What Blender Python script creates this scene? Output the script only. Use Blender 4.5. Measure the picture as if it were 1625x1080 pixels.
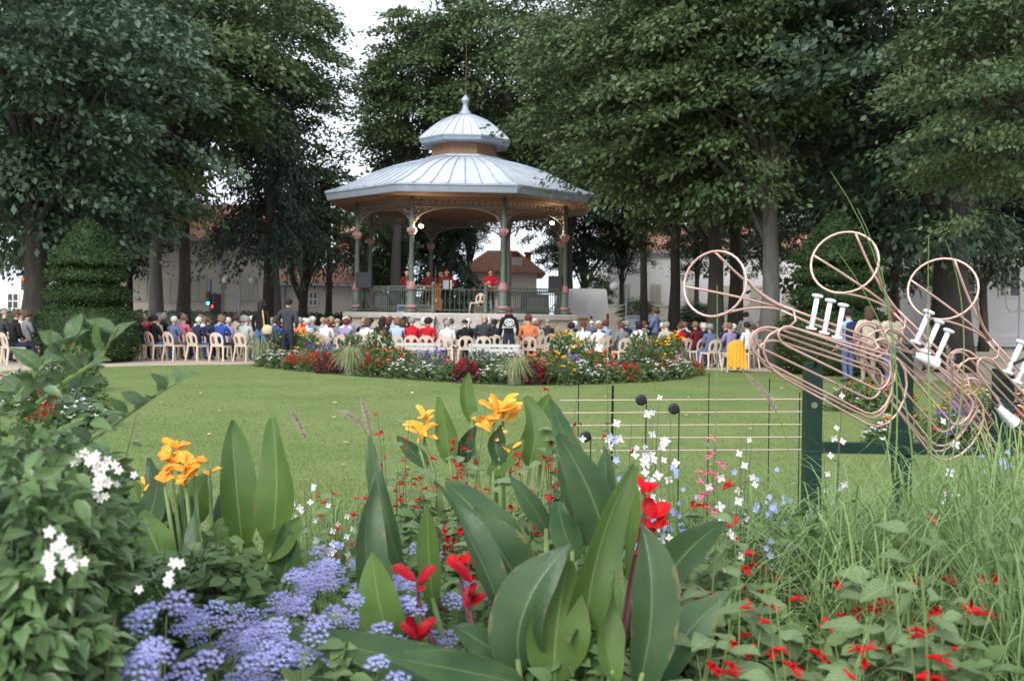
import bpy, bmesh, math, random
import numpy as np
from mathutils import Vector, Matrix, Quaternion
R = math.radians
rnd = random.Random(7)
scene = bpy.context.scene
for o in list(bpy.data.objects): bpy.data.objects.remove(o)
COL = scene.collection

# ------------------------------------------------------------------ camera, sky, sun, exposure
EYE, FPX, ROLL = 1.5, 1500.0, R(0.8)
cam_data = bpy.data.cameras.new('camera')
cam = bpy.data.objects.new('camera', cam_data); COL.objects.link(cam)
cam.location = (0, 0, EYE); cam.rotation_euler = (R(90), -ROLL, 0)
cam_data.sensor_width = 36.0; cam_data.lens = FPX / 1625 * 36
cam_data.shift_y = -44 / 1625; cam_data.clip_start = 0.05; cam_data.clip_end = 1500
cam_data.dof.use_dof = True; cam_data.dof.focus_distance = 6.0; cam_data.dof.aperture_fstop = 4.8
scene.camera = cam
SUN_EL, SUN_AZ = R(38), R(200)
world = bpy.data.worlds.new('World'); scene.world = world; world.use_nodes = True
wn = world.node_tree; wn.nodes.clear()
sky = wn.nodes.new('ShaderNodeTexSky'); sky.sky_type = 'NISHITA'; sky.sun_disc = False
sky.sun_elevation = SUN_EL; sky.sun_rotation = SUN_AZ
sky.air_density = 1.0; sky.dust_density = 4.0
hs = wn.nodes.new('ShaderNodeHueSaturation'); hs.inputs['Saturation'].default_value = 0.22
mixw = wn.nodes.new('ShaderNodeMix'); mixw.data_type = 'RGBA'; mixw.inputs[0].default_value = 0.5
mixw.inputs[7].default_value = (10.2, 11.0, 12.5, 1)          # even grey cloud layer
bg = wn.nodes.new('ShaderNodeBackground'); bg.inputs['Strength'].default_value = 0.12
wo = wn.nodes.new('ShaderNodeOutputWorld')
wn.links.new(sky.outputs[0], hs.inputs['Color']); wn.links.new(hs.outputs[0], mixw.inputs[6])
wn.links.new(mixw.outputs[2], bg.inputs[0]); wn.links.new(bg.outputs[0], wo.inputs[0])
sun_data = bpy.data.lights.new('sun', 'SUN'); sun_data.energy = 1.5; sun_data.angle = R(25); sun_data.color = (1, .98, .94)
sun = bpy.data.objects.new('sun', sun_data); COL.objects.link(sun)
sdir = Vector((math.sin(SUN_AZ) * math.cos(SUN_EL), math.cos(SUN_AZ) * math.cos(SUN_EL), math.sin(SUN_EL)))
sun.rotation_euler = sdir.to_track_quat('Z', 'Y').to_euler()
scene.view_settings.view_transform = 'Standard'; scene.view_settings.look = 'None'
scene.view_settings.exposure = 0.75; scene.view_settings.gamma = 1
scene.render.engine = 'CYCLES'
scene.cycles.max_bounces = 6; scene.cycles.transparent_max_bounces = 4
scene.cycles.use_denoising = True; scene.cycles.volume_bounces = 1

def P(px, py, Y):
    """photograph pixel + distance -> world point"""
    dx, dy = px - 812.5, py - 496
    x = dx * math.cos(ROLL) + dy * math.sin(ROLL); y = -dx * math.sin(ROLL) + dy * math.cos(ROLL)
    return Vector((x * Y / FPX, Y, EYE - y * Y / FPX))
def GX(px, Y, py=560): return P(px, py, Y).x

# ------------------------------------------------------------------ materials
MATS = {}
def mat(name, col, rough=.7, col2=None, nscale=6.0, bump=0.0, bscale=40.0, metal=0.0, spec=.4, trans=0.0, emit=None, estr=0.0, detail=4.0, objvar=0.0, coord='Object', stretch=None):
    if name in MATS: return MATS[name]
    m = bpy.data.materials.new(name); m.use_nodes = True; nt = m.node_tree; N = nt.nodes; L = nt.links
    b = N['Principled BSDF']; b.inputs['Roughness'].default_value = rough; b.inputs['Metallic'].default_value = metal
    b.inputs['Specular IOR Level'].default_value = spec
    c = (*col, 1); b.inputs['Base Color'].default_value = c
    src = None
    tc = N.new('ShaderNodeTexCoord'); vec = tc.outputs[coord]
    if stretch:
        mp = N.new('ShaderNodeMapping'); mp.inputs['Scale'].default_value = stretch; L.new(vec, mp.inputs[0]); vec = mp.outputs[0]
    if col2 is not None:
        n = N.new('ShaderNodeTexNoise'); n.inputs['Scale'].default_value = nscale; n.inputs['Detail'].default_value = detail
        L.new(vec, n.inputs['Vector'])
        r = N.new('ShaderNodeValToRGB'); r.color_ramp.elements[0].position = .32; r.color_ramp.elements[1].position = .68
        r.color_ramp.elements[0].color = c; r.color_ramp.elements[1].color = (*col2, 1)
        L.new(n.outputs[0], r.inputs[0]); src = r.outputs[0]
    if objvar:
        oi = N.new('ShaderNodeObjectInfo'); h = N.new('ShaderNodeHueSaturation')
        mr = N.new('ShaderNodeMapRange'); mr.inputs[3].default_value = 1 - objvar; mr.inputs[4].default_value = 1 + objvar
        L.new(oi.outputs['Random'], mr.inputs[0]); L.new(mr.outputs[0], h.inputs['Value'])
        mr2 = N.new('ShaderNodeMapRange'); mr2.inputs[3].default_value = .5 + objvar * .06; mr2.inputs[4].default_value = .5 - objvar * .08
        L.new(oi.outputs['Random'], mr2.inputs[0]); L.new(mr2.outputs[0], h.inputs['Hue'])
        if src: L.new(src, h.inputs['Color'])
        else: h.inputs['Color'].default_value = c
        src = h.outputs[0]
    if src: L.new(src, b.inputs['Base Color'])
    if bump:
        n2 = N.new('ShaderNodeTexNoise'); n2.inputs['Scale'].default_value = bscale; n2.inputs['Detail'].default_value = 5
        L.new(vec, n2.inputs['Vector'])
        bp = N.new('ShaderNodeBump'); bp.inputs['Strength'].default_value = bump; bp.inputs['Distance'].default_value = .02
        L.new(n2.outputs[0], bp.inputs['Height']); L.new(bp.outputs[0], b.inputs['Normal'])
    if emit:
        b.inputs['Emission Color'].default_value = (*emit, 1); b.inputs['Emission Strength'].default_value = estr
    if trans:
        t = N.new('ShaderNodeBsdfTranslucent'); mx = N.new('ShaderNodeMixShader'); mx.inputs[0].default_value = trans
        if src: L.new(src, t.inputs[0])
        else: t.inputs[0].default_value = c
        out = N['Material Output']
        L.new(b.outputs[0], mx.inputs[1]); L.new(t.outputs[0], mx.inputs[2]); L.new(mx.outputs[0], out.inputs[0])
    MATS[name] = m
    return m
def cloth(c):
    k = 'cloth_%02x%02x%02x' % tuple(int(v * 255) for v in c)
    return mat(k, c, .85, tuple(v * .75 for v in c), 9, .3, 30, spec=.15)

# ------------------------------------------------------------------ mesh helpers
class MB:
    def __init__(s): s.v = []; s.f = []; s.m = []; s.uv = None
    def add(s, vs, fs, mi=0):
        k = len(s.v); s.v += [tuple(v) for v in vs]; s.f += [tuple(i + k for i in f) for f in fs]; s.m += [mi] * len(fs)
    def box(s, c, d, mi=0, M=None, taper=1.0):
        x, y, z = (q / 2 for q in d)
        vs = [Vector((sx * x * (taper if sz > 0 else 1), sy * y * (taper if sz > 0 else 1), sz * z)) for sz in (-1, 1) for sy in (-1, 1) for sx in (-1, 1)]
        if M is not None: vs = [M @ v for v in vs]
        c = Vector(c); vs = [v + c for v in vs]
        s.add(vs, [(0, 2, 3, 1), (4, 5, 7, 6), (0, 1, 5, 4), (2, 6, 7, 3), (0, 4, 6, 2), (1, 3, 7, 5)], mi)
    def tube(s, pts, rad, n=6, mi=0, closed=False, cap=True):
        pts = [Vector(p) for p in pts]; k = len(pts)
        if not isinstance(rad, (list, tuple)): rad = [rad] * k
        vs = []; prev = None
        for i, p in enumerate(pts):
            a = pts[(i - 1) % k] if (closed or i > 0) else p; b = pts[(i + 1) % k] if (closed or i < k - 1) else p
            t = (b - a)
            t = t.normalized() if t.length > 1e-9 else Vector((0, 0, 1))
            if prev is None:
                u = t.cross(Vector((0, 0, 1)) if abs(t.z) < .9 else Vector((0, 1, 0))).normalized()
            else:
                u = (prev - t * prev.dot(t)); u = u.normalized() if u.length > 1e-6 else t.orthogonal().normalized()
            prev = u; w = t.cross(u)
            for j in range(n):
                an = 2 * math.pi * j / n
                vs.append(p + (u * math.cos(an) + w * math.sin(an)) * rad[i])
        fs = []
        for i in range(k if closed else k - 1):
            i2 = (i + 1) % k
            for j in range(n):
                j2 = (j + 1) % n
                fs.append((i * n + j, i * n + j2, i2 * n + j2, i2 * n + j))
        if cap and not closed:
            fs.append(tuple(range(n - 1, -1, -1))); fs.append(tuple((k - 1) * n + j for j in range(n)))
        s.add(vs, fs, mi)
    def lathe(s, prof, c=(0, 0, 0), n=12, mi=0, phase=0.0, capb=True, capt=True):
        c = Vector(c); vs = []
        for r, z in prof:
            for j in range(n):
                a = 2 * math.pi * j / n + phase
                vs.append(c + Vector((r * math.cos(a), r * math.sin(a), z)))
        fs = []
        for i in range(len(prof) - 1):
            for j in range(n):
                j2 = (j + 1) % n
                fs.append((i * n + j, i * n + j2, (i + 1) * n + j2, (i + 1) * n + j))
        if capb: fs.append(tuple(range(n - 1, -1, -1)))
        if capt: fs.append(tuple((len(prof) - 1) * n + j for j in range(n)))
        s.add(vs, fs, mi)
    def ball(s, c, r, n=10, m=6, mi=0, keep=None):
        if not isinstance(r, (tuple, list)): r = (r, r, r)
        c = Vector(c); vs = []; fs = []
        for i in range(m + 1):
            th = math.pi * i / m
            for j in range(n):
                a = 2 * math.pi * j / n
                vs.append(c + Vector((r[0] * math.sin(th) * math.cos(a), r[1] * math.sin(th) * math.sin(a), r[2] * math.cos(th))))
        for i in range(m):
            for j in range(n):
                j2 = (j + 1) % n; f = (i * n + j, (i + 1) * n + j, (i + 1) * n + j2, i * n + j2)
                if keep is None or keep(sum((vs[q] for q in f), Vector()) / 4 - c): fs.append(f)
        s.add(vs, fs, mi)
    def mesh(s, name, mats, smooth=False):
        me = bpy.data.meshes.new(name); me.from_pydata(s.v, [], s.f)
        for m in (mats if isinstance(mats, (list, tuple)) else [mats]): me.materials.append(m)
        me.polygons.foreach_set('material_index', s.m)
        if smooth: me.polygons.foreach_set('use_smooth', [True] * len(s.f))
        me.validate(clean_customdata=False); me.update(); return me
    def build(s, name, mats, parent=None, smooth=False, loc=None):
        return ob(name, s.mesh(name, mats, smooth), parent, loc)
def ob(name, data, parent=None, loc=None, M=None):
    o = bpy.data.objects.new(name, data); COL.objects.link(o)
    if parent is not None: o.parent = parent
    if M is not None: o.matrix_local = M
    elif loc is not None: o.location = loc
    return o
def tag(o, label=None, cat=None, group=None, kind=None):
    if label: o['label'] = label
    if cat: o['category'] = cat
    if group: o['group'] = group
    if kind: o['kind'] = kind
    return o
def thing(name, label, cat, loc=(0, 0, 0), rz=0.0, group=None):
    o = ob(name, None, None, loc); o.rotation_euler = (0, 0, rz); o.empty_display_size = .1
    return tag(o, label, cat, group)
def copy_tree(o, parent=None):
    c = o.copy(); COL.objects.link(c); c.parent = parent
    for ch in list(o.children): copy_tree(ch, c)
    return c
ORD = 'first second third fourth fifth sixth seventh eighth ninth tenth eleventh twelfth thirteenth fourteenth fifteenth sixteenth seventeenth eighteenth nineteenth twentieth'.split()
def ordw(i):
    if i < 20: return ORD[i]
    n = i + 1
    return '%d%s' % (n, 'th' if 10 <= n % 100 <= 20 else {1: 'st', 2: 'nd', 3: 'rd'}.get(n % 10, 'th'))
def order_labels(objs, text):
    """objs in a row: label each by its order from the left as seen from the camera"""
    objs = sorted(objs, key=lambda o: o.location.x / max(o.location.y, .1))
    for i, o in enumerate(objs): o['label'] = text.replace('#', ordw(i))
def np_mesh(name, V, F, mats, mi=None, smooth=False):
    V = np.asarray(V, np.float32); F = np.asarray(F, np.int32); me = bpy.data.meshes.new(name)
    k = F.shape[1]
    me.vertices.add(len(V)); me.vertices.foreach_set('co', V.ravel())
    me.loops.add(F.size); me.loops.foreach_set('vertex_index', F.ravel())
    me.polygons.add(len(F)); me.polygons.foreach_set('loop_start', np.arange(0, F.size, k, dtype=np.int32))
    me.polygons.foreach_set('loop_total', np.full(len(F), k, np.int32))
    for m in mats: me.materials.append(m)
    if mi is not None: me.polygons.foreach_set('material_index', np.asarray(mi, np.int32))
    if smooth: me.polygons.foreach_set('use_smooth', np.ones(len(F), bool))
    me.update(calc_edges=True); return me
def quad_leaves(rg, pos, out, size, up=1.0, spread=.7, droop=.35, aspect=.55):
    """pos (n,3) leaf bases, out (n,3) growth directions -> diamond leaf quads"""
    n = len(pos)
    d = out + rg.normal(0, spread, (n, 3)); d[:, 2] -= droop; d /= np.linalg.norm(d, axis=1)[:, None] + 1e-9
    nn = rg.normal(0, .55, (n, 3)); nn[:, 2] += up
    s = np.cross(d, nn); s /= np.linalg.norm(s, axis=1)[:, None] + 1e-9
    nrm = np.cross(s, d)
    L = (size * rg.uniform(.65, 1.25, n))[:, None]
    a = pos; b = pos + d * L * .5 + s * L * aspect * .5 - nrm * L * .06; c = pos + d * L - nrm * L * .1; e = pos + d * L * .5 - s * L * aspect * .5 - nrm * L * .06
    V = np.stack([a, b, c, e], 1).reshape(-1, 3)
    F = np.arange(4 * n).reshape(n, 4)
    return V, F
def ovate_leaves(rg, pos, out, size, up=1.0, spread=.7, droop=.35, aspect=.5):
    """like quad_leaves but each leaf is a folded, pointed oval of 12 triangles"""
    n = len(pos)
    d = out + rg.normal(0, spread, (n, 3)); d[:, 2] -= droop; d /= np.linalg.norm(d, axis=1)[:, None] + 1e-9
    nn = rg.normal(0, .5, (n, 3)); nn[:, 2] += up; nn[:, 1] -= .35 * up
    s = np.cross(d, nn); s /= np.linalg.norm(s, axis=1)[:, None] + 1e-9
    m = np.cross(s, d); L = (size * rg.uniform(.6, 1.25, n))[:, None]; bend = rg.uniform(.1, .45, n)[:, None]
    P_ = [pos]
    for t, w in ((.22, .8), (.48, 1.0), (.76, .56)):
        c = pos + d * L * t - m * L * bend * t * t
        for q in (-1, 0, 1): P_.append(c + s * L * aspect * .5 * w * q + m * L * (.1 * w * abs(q)))
    P_.append(pos + d * L - m * L * bend)
    V = np.stack(P_, 1).reshape(-1, 3)
    T = np.array([(0, 1, 2), (0, 2, 3), (1, 4, 2), (2, 4, 5), (2, 5, 3), (3, 5, 6), (4, 7, 5), (5, 7, 8), (5, 8, 6), (6, 8, 9), (7, 10, 8), (8, 10, 9)])
    F = (T[None] + 11 * np.arange(n)[:, None, None]).reshape(-1, 3)
    return V, F
# ------------------------------------------------------------------ ground, lawn, beds
def sheet(name, pts, z, m, label=None):
    mb = MB(); mb.add([(x, y, z) for x, y in pts], [tuple(range(len(pts)))]); o = mb.build(name, m); tag(o, label, None, None, 'structure'); return o
sand = mat('sandy_path', (.36, .30, .23), .95, (.46, .40, .31), 1.2, .4, 60)
sheet('ground', [(-200, -40), (200, -40), (200, 260), (-200, 260)], 0, sand, 'beige sandy park ground')
asph = mat('asphalt', (.05, .05, .052), .9, (.075, .075, .075), 3, .3, 80)
sheet('road', [(-120, 49), (120, 49), (120, 56), (-120, 56)], .004, asph, 'grey asphalt street behind the bandstand')
LC, LRX, LRY = (-.2, 15.4), 12.5, 11.2
def in_lawn(x, y): return (abs(x - LC[0]) / LRX) ** 2.6 + (abs(y - LC[1]) / LRY) ** 2.6
lawn_pts = []
for i in range(96):
    a = 2 * math.pi * i / 96; c, s = math.cos(a), math.sin(a)
    lawn_pts.append((LC[0] + LRX * math.copysign(abs(c) ** (2 / 2.6), c), LC[1] + LRY * math.copysign(abs(s) ** (2 / 2.6), s)))
lawn_m = mat('lawn_turf', (.13, .18, .06), .95, (.18, .225, .088), .45, .12, 120, spec=.05)
for nd in lawn_m.node_tree.nodes:
    if nd.type == 'TEX_NOISE': nd.inputs['Detail'].default_value = 12; nd.inputs['Roughness'].default_value = .68
sheet('lawn', lawn_pts, .006, lawn_m, 'mown green lawn in front of the bandstand')
rg = np.random.default_rng(3)
blade_m = mat('grass_blade', (.135, .188, .062), .8, (.185, .23, .09), .45, trans=.25, spec=.1)
n = 330000
yy = 4.6 * (26.4 / 4.6) ** rg.random(n); xx = rg.uniform(-1, 1, n) * (yy * .62 + .3)
ok = (np.abs(xx - LC[0]) / LRX) ** 2.6 + (np.abs(yy - LC[1]) / LRY) ** 2.6 < .99
xx, yy = xx[ok], yy[ok]; n = len(xx)
an = rg.random(n) * 6.283; w = np.full(n, .003); h = rg.uniform(.014, .032, n)
base = np.stack([xx, yy, np.full(n, .004)], 1); sd = np.stack([np.cos(an), np.sin(an), np.zeros(n)], 1) * w[:, None]
tp = base + np.stack([rg.normal(0, .02, n), rg.normal(0, .02, n), h], 1)
V = np.stack([base - sd, base + sd, tp], 1).reshape(-1, 3)
tag(ob('grass', np_mesh('grass', V, np.arange(3 * n).reshape(n, 3), [blade_m])), 'short green grass blades covering the lawn', 'grass', None, 'stuff')
# fallen leaves on the lawn
n = 150; yy = rg.uniform(8, 25.5, n); xx = rg.uniform(-1, 1, n) * yy * .5
pos = np.stack([xx, yy, np.full(n, .045)], 1)
V, F = quad_leaves(rg, pos, np.stack([np.cos(an[:n]), np.sin(an[:n]), np.zeros(n)], 1), .085, up=2.5, spread=.1, droop=0, aspect=.7)
tag(ob('fallen_leaves', np_mesh('fallen_leaves', V, F, [mat('dry_leaf', (.42, .27, .12), .8, (.55, .43, .24), 2)])), 'dry brown leaves scattered over the lawn', 'leaves', None, 'stuff')
soil = mat('bed_soil', (.045, .034, .024), 1, (.075, .055, .04), 14, .8, 40)
sheet('near_flower_bed', [(-6, .4), (7, .4), (8, 6), (4.6, 7.2), (2.2, 6.2), (.2, 5.6), (-1.2, 4.9), (-2.3, 4.9), (-3.6, 6.0), (-6, 7)], .014, soil, 'dark soil of the near flower bed')
FB = [(-6.9, 25.2), (-5.6, 23.4), (-3.6, 21.6), (-1.6, 20.2), (.1, 19.4), (1.6, 20.0), (3.0, 21.0), (4.0, 22.2), (4.6, 23.6)]
sheet('far_flower_bed', FB + [(4.0, 24.6), (2.4, 24.2), (0, 23.4), (-2.4, 24.2), (-4.6, 25.4), (-6.2, 26.0)], .014, soil, 'dark soil of the far flower bed')

# ------------------------------------------------------------------ buildings behind
plaster = mat('beige_render', (.52, .47, .41), .95, (.60, .55, .49), .7, .2, 30)
white_r = mat('white_render', (.78, .77, .75), .9, (.70, .69, .67), .5, .15, 30)
greywall = mat('grey_wall', (.42, .39, .35), .95, (.52, .49, .45), .9, .3, 20)
tile = mat('roof_tile', (.30, .14, .095), .9, (.40, .22, .15), 3, .2, 20)
brick_m = mat('chimney_brick', (.42, .15, .09), .9, (.34, .12, .08), 5, .3, 30)
shut_m = mat('shutter_paint', (.50, .48, .40), .7); glass_d = mat('dark_glass', (.03, .035, .04), .1, spec=.6)
brown = mat('brown_door', (.10, .05, .035), .6); pipe_m = mat('downpipe', (.30, .34, .42), .5)
def tiled_slope(mb, x0, x1, y0, y1, z0, z1, step=.24):
    """pantile slope rising from (y0,z0) to (y1,z1), round ribs running up it"""
    k = max(2, int((x1 - x0) / step)); nrm = Vector((0, -(z1 - z0), y1 - y0)).normalized()
    vs = []; fs = []
    for i in range(2 * k + 1):
        x = x0 + (x1 - x0) * i / (2 * k); h = .05 if i % 2 else 0
        vs += [Vector((x, y0, z0)) + nrm * h, Vector((x, y1, z1)) + nrm * h]
    for i in range(2 * k): fs.append((2 * i, 2 * i + 2, 2 * i + 3, 2 * i + 1))
    mb.add(vs, fs)
def house(name, label, x0, x1, Y, zw, m, depth=8, roof_h=0, wins=(), over=.4):
    t = thing(name, label, 'building', ((x0 + x1) / 2, Y, 0)); cx = (x0 + x1) / 2; hw = (x1 - x0) / 2
    mb = MB(); mb.box((0, depth / 2, zw / 2), (2 * hw, depth, zw)); mb.box((0, -.04, .3), (2 * hw + .04, .1, .6)); mb.build('wall', m, t)
    if roof_h:
        mb = MB(); a, d = hw + over, depth / 2
        tiled_slope(mb, -a, a, -over, d, zw, zw + roof_h)
        mb.add([(-a, -over, zw), (a, -over, zw), (a, -over, zw - .14), (-a, -over, zw - .14)], [(0, 1, 2, 3)])
        mb.add([(-a, d, zw + roof_h), (a, d, zw + roof_h), (a, depth + over, zw), (-a, depth + over, zw)], [(0, 1, 2, 3)])
        mb.add([(-a, -over, zw - .02), (-a, depth + over, zw - .02), (-a, d, zw + roof_h - .02)], [(0, 1, 2)]); mb.add([(a, -over, zw - .02), (a, depth + over, zw - .02), (a, d, zw + roof_h - .02)], [(0, 2, 1)])
        r = mb.build('roof', tile, t)
        mb = MB(); mb.tube([(-a, -over - .06, zw - .1), (a, -over - .06, zw - .1)], .07, 6); mb.build('gutter', pipe_m, t)
    for kind, wx, z0, w, h in wins:
        wx -= cx
        if kind == 'shutter':
            wo_ = MB(); wo_.box((wx, -.03, z0 - .06), (w + .3, .16, .09)); wo_.build('window_sill', greywall, t)
            for sx in (-1, 1):
                mb = MB(); mb.box((wx + sx * w / 4, -.035, z0 + h / 2), (w / 2 - .03, .06, h))
                for q in range(9): mb.box((wx + sx * w / 4, -.075, z0 + h * (q + .7) / 9.6), (w / 2 - .12, .03, h / 18))
                mb.build('shutter', shut_m, t)
        elif kind == 'door':
            mb = MB(); mb.box((wx, -.03, z0 + h / 2), (w, .07, h)); mb.box((wx, -.05, z0 + h * .72), (w * .7, .07, h * .34)); mb.box((wx, -.05, z0 + h * .3), (w * .7, .07, h * .34)); mb.build('door', brown, t)
        elif kind == 'window':
            mb = MB(); mb.box((wx, -.02, z0 + h / 2), (w, .06, h)); wd = mb.build('window', glass_d, t)
            mb = MB()
            for xx_ in (-w / 2, 0, w / 2): mb.box((wx + xx_, -.06, z0 + h / 2), (.07, .05, h))
            for zz_ in (0, h / 2, h): mb.box((wx, -.064, z0 + zz_), (w + .07, .05, .07))
            mb.build('frame', white_r, wd)
        elif kind == 'pipe':
            mb = MB(); mb.tube([(wx, -.09, .1), (wx, -.09, h)], .06, 6); mb.build('downpipe', pipe_m, t)
        elif kind == 'seam':
            mb = MB(); mb.box((wx, -.015, z0 + h / 2), (w, .06, h)); mb.build('pilaster', plaster, t)
    return t
Y = 57
house('rendered_outbuilding', 'long low beige rendered building with tiled roof beside the bandstand', GX(446, Y), GX(566, Y), Y, P(520, 450, Y).z, plaster, 7, 1.15,
      [('seam', GX(548, Y), 0, .25, 3.1), ('window', GX(496, Y), 1.75, .5, .8), ('pipe', GX(450, Y), 0, .1, 3.2)])
Y = 58
house('rendered_house', 'taller beige house with red roof behind the drooping conifer', GX(120, Y), GX(445, Y), Y, P(350, 380, Y).z, plaster, 9, 2.6,
      [('door', GX(343, Y), .1, .62, 2.3), ('pipe', GX(352, Y), 0, .1, 5.6), ('shutter', GX(270, Y), 1.9, 1.0, 1.5), ('shutter', GX(395, Y), 2.1, 1.0, 1.6), ('shutter', GX(315, Y), 2.0, 1.0, 1.6), ('seam', GX(413, Y), 0, .2, 5.4), ('shutter', GX(220, Y), 2.0, 1.0, 1.5)])
Y = 66
house('brick_house', 'narrow brick house glimpsed left of the bandstand column', GX(530, Y), GX(556, Y), Y, P(545, 372, Y).z, brick_m, 6, 1.2, [('window', GX(551, Y), 4.5, .7, 1.1)])
# hip-roofed house seen through the bandstand
Y = 62; x0, x1 = GX(738, Y), GX(850, Y); zw = P(800, 434, Y).z
t = thing('hip_roof_house', 'cream house with hipped red roof seen through the bandstand', 'building', ((x0 + x1) / 2, Y, 0)); hw = (x1 - x0) / 2
mb = MB(); mb.box((0, 4, zw / 2), (2 * hw, 8, zw)); mb.build('wall', mat('cream_render', (.56, .52, .46), .95, (.62, .58, .51), .6), t)
a, o_, zr = hw + .6, .6, P(780, 399, Y + 4).z
mb = MB(); vs = [(-a, -o_, zw), (a, -o_, zw), (a, 8 + o_, zw), (-a, 8 + o_, zw), (-a + 1.9, 4, zr), (a - 1.9, 4, zr)]
mb.add(vs, [(0, 1, 5, 4), (1, 2, 5), (2, 3, 4, 5), (3, 0, 4), (3, 2, 1, 0)])
for i in range(44):
    f = i / 43; x = -a + 2 * a * f; top = min(1, (x + a) / 1.9, (a - x) / 1.9)
    if top > .06: mb.tube([(x, -o_ - .02, zw + .05), (x, -o_ + (4 + o_) * top, zw + (zr - zw) * top + .05)], .07, 4)
rf = mb.build('roof', tile, t)
for px_, w_ in ((816, .4), (836, .4)):
    mb = MB(); cxl = GX(px_, Y + 3) - (x0 + x1) / 2; mb.box((cxl, 3, zr - .9), (w_, .6, 1.4)); mb.box((cxl, 3, zr - .15), (w_ + .16, .76, .14)); mb.build('chimney', brick_m, rf)
mb = MB(); mb.box((GX(819, Y) - (x0 + x1) / 2, 1.0, zw + .75), (.7, .5, .7)); mb.build('dormer', white_r, rf)
mb = MB(); mb.box((GX(838, Y) - (x0 + x1) / 2, -.02, 2.2), (1.0, .1, 1.3)); mb.build('window', glass_d, t)
def long_wall(name, label, pa, pb, Y, z, m, th=.3, cat='wall'):
    x0, x1 = GX(pa, Y), GX(pb, Y); t = thing(name, label, cat, ((x0 + x1) / 2, Y, 0))
    mb = MB(); mb.box((0, 0, z / 2), (x1 - x0, th, z)); mb.build('masonry', m, t)
    mb = MB(); mb.box((0, 0, z + .05), (x1 - x0 + .06, th + .12, .1)); mb.build('coping', greywall, t)
long_wall('white_garden_wall', 'white garden wall behind the stage seen between the bandstand columns', 566, 800, 59, P(740, 474, 59).z, white_r)
long_wall('grey_garden_wall', 'long grey garden wall below the white shuttered house', 900, 1300, 60, P(1100, 487, 60).z, greywall)
Y = 75; wz = P(1100, 481, Y).z
ws = [('shutter', GX(p, Y), wz, .88, 1.45) for p in (990, 1039, 1098, 1151, 1198, 1249, 1300)]
house('white_house', 'long white house with pale closed shutters behind the tree trunks', GX(962, Y), GX(1330, Y), Y, 6.5, white_r, 9, 2.5, ws)
Y = 52
house('white_corner_house', 'white house with a blue shaded window at the right edge', GX(1470, Y), GX(1720, Y), Y, 7, white_r, 9, 2.5, [('window', GX(1600, Y), P(1600, 470, Y).z, 1.1, 1.6), ('window', GX(1545, Y), 2.2, .9, 1.5), ('pipe', GX(1512, Y), 0, .1, 5)])
Y = 70
house('distant_white_house', 'small white house glimpsed beyond the clipped yew at the left', GX(-60, Y), GX(125, Y), Y, 2.9, white_r, 8, 0, [('window', GX(85, Y), 1.3, .8, 1.1), ('window', GX(20, Y), 1.3, .8, 1.1)])

# ------------------------------------------------------------------ foliage materials
leafA = mat('leaf_lime', (.05, .09, .038), .5, (.115, .16, .062), .7, trans=.28, spec=.45)
leafB = mat('leaf_dark', (.025, .052, .03), .5, (.055, .092, .046), .8, trans=.22, spec=.45)
leafC = mat('leaf_blue', (.042, .082, .05), .45, (.092, .148, .085), .8, trans=.25, spec=.5)
needle = mat('conifer_needle', (.022, .042, .03), .6, (.045, .07, .045), 1.2, trans=.1, spec=.3)
yew_m = mat('clipped_yew', (.026, .055, .018), .6, (.05, .09, .028), 2.0, trans=.15, spec=.3)
bark = mat('bark_dark', (.03, .026, .022), .95, (.055, .048, .04), 5, .8, 12, stretch=(3, 3, .5))
bark_g = mat('bark_grey', (.085, .082, .076), .95, (.13, .125, .115), 4, .8, 12, stretch=(3, 3, .5))
def crown_data(seed, nclust, per, size, cr, flat=.4, taper=0.0, lobes=5, inner=.35):
    """unit-ellipsoid crown: layered sprays of leaves, uneven outline"""
    g = np.random.default_rng(seed)
    d = g.normal(size=(nclust, 3)); d /= np.linalg.norm(d, axis=1)[:, None]
    ld = g.normal(size=(lobes, 3)); ld /= np.linalg.norm(ld, axis=1)[:, None]
    lump = .70 + .40 * np.max(np.clip(d @ ld.T, 0, 1) ** 3, 1)
    r = (inner + (1 - inner) * g.random(nclust) ** .55) * lump
    c = d * r[:, None]
    if taper: c[:, :2] *= (1 - taper * (c[:, 2:3] * .5 + .5))
    return c, d, g
CROWNS = {}
def crown_mesh(kind, dims, n, per, size, cr, m, seed, droop=.35, taper=0.0, up=1.0):
    key = kind
    if key in CROWNS: return CROWNS[key]
    c, d, g = crown_data(seed, n, per, size, cr, taper=taper)
    c = c * np.array(dims)
    k = np.repeat(np.arange(n), per)
    off = g.normal(size=(len(k), 3)) * np.array([cr, cr, cr * .27]) * g.uniform(.6, 1.25, n)[k][:, None]
    dd = d * np.array([1, 1, .3])
    # sprays hang down towards their outer ends
    out2 = dd[k] / (np.linalg.norm(dd[k], axis=1)[:, None] + 1e-6)
    off[:, 2] -= .38 * np.einsum('ij,ij->i', off, out2)
    pos = c[k] + off
    V, F = quad_leaves(g, pos, out2 * .8 + off / (cr * 2), size, up=up, droop=droop)
    CROWNS[key] = (np_mesh('crown_' + kind, V, F, [m]), c)
    return CROWNS[key]
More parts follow.
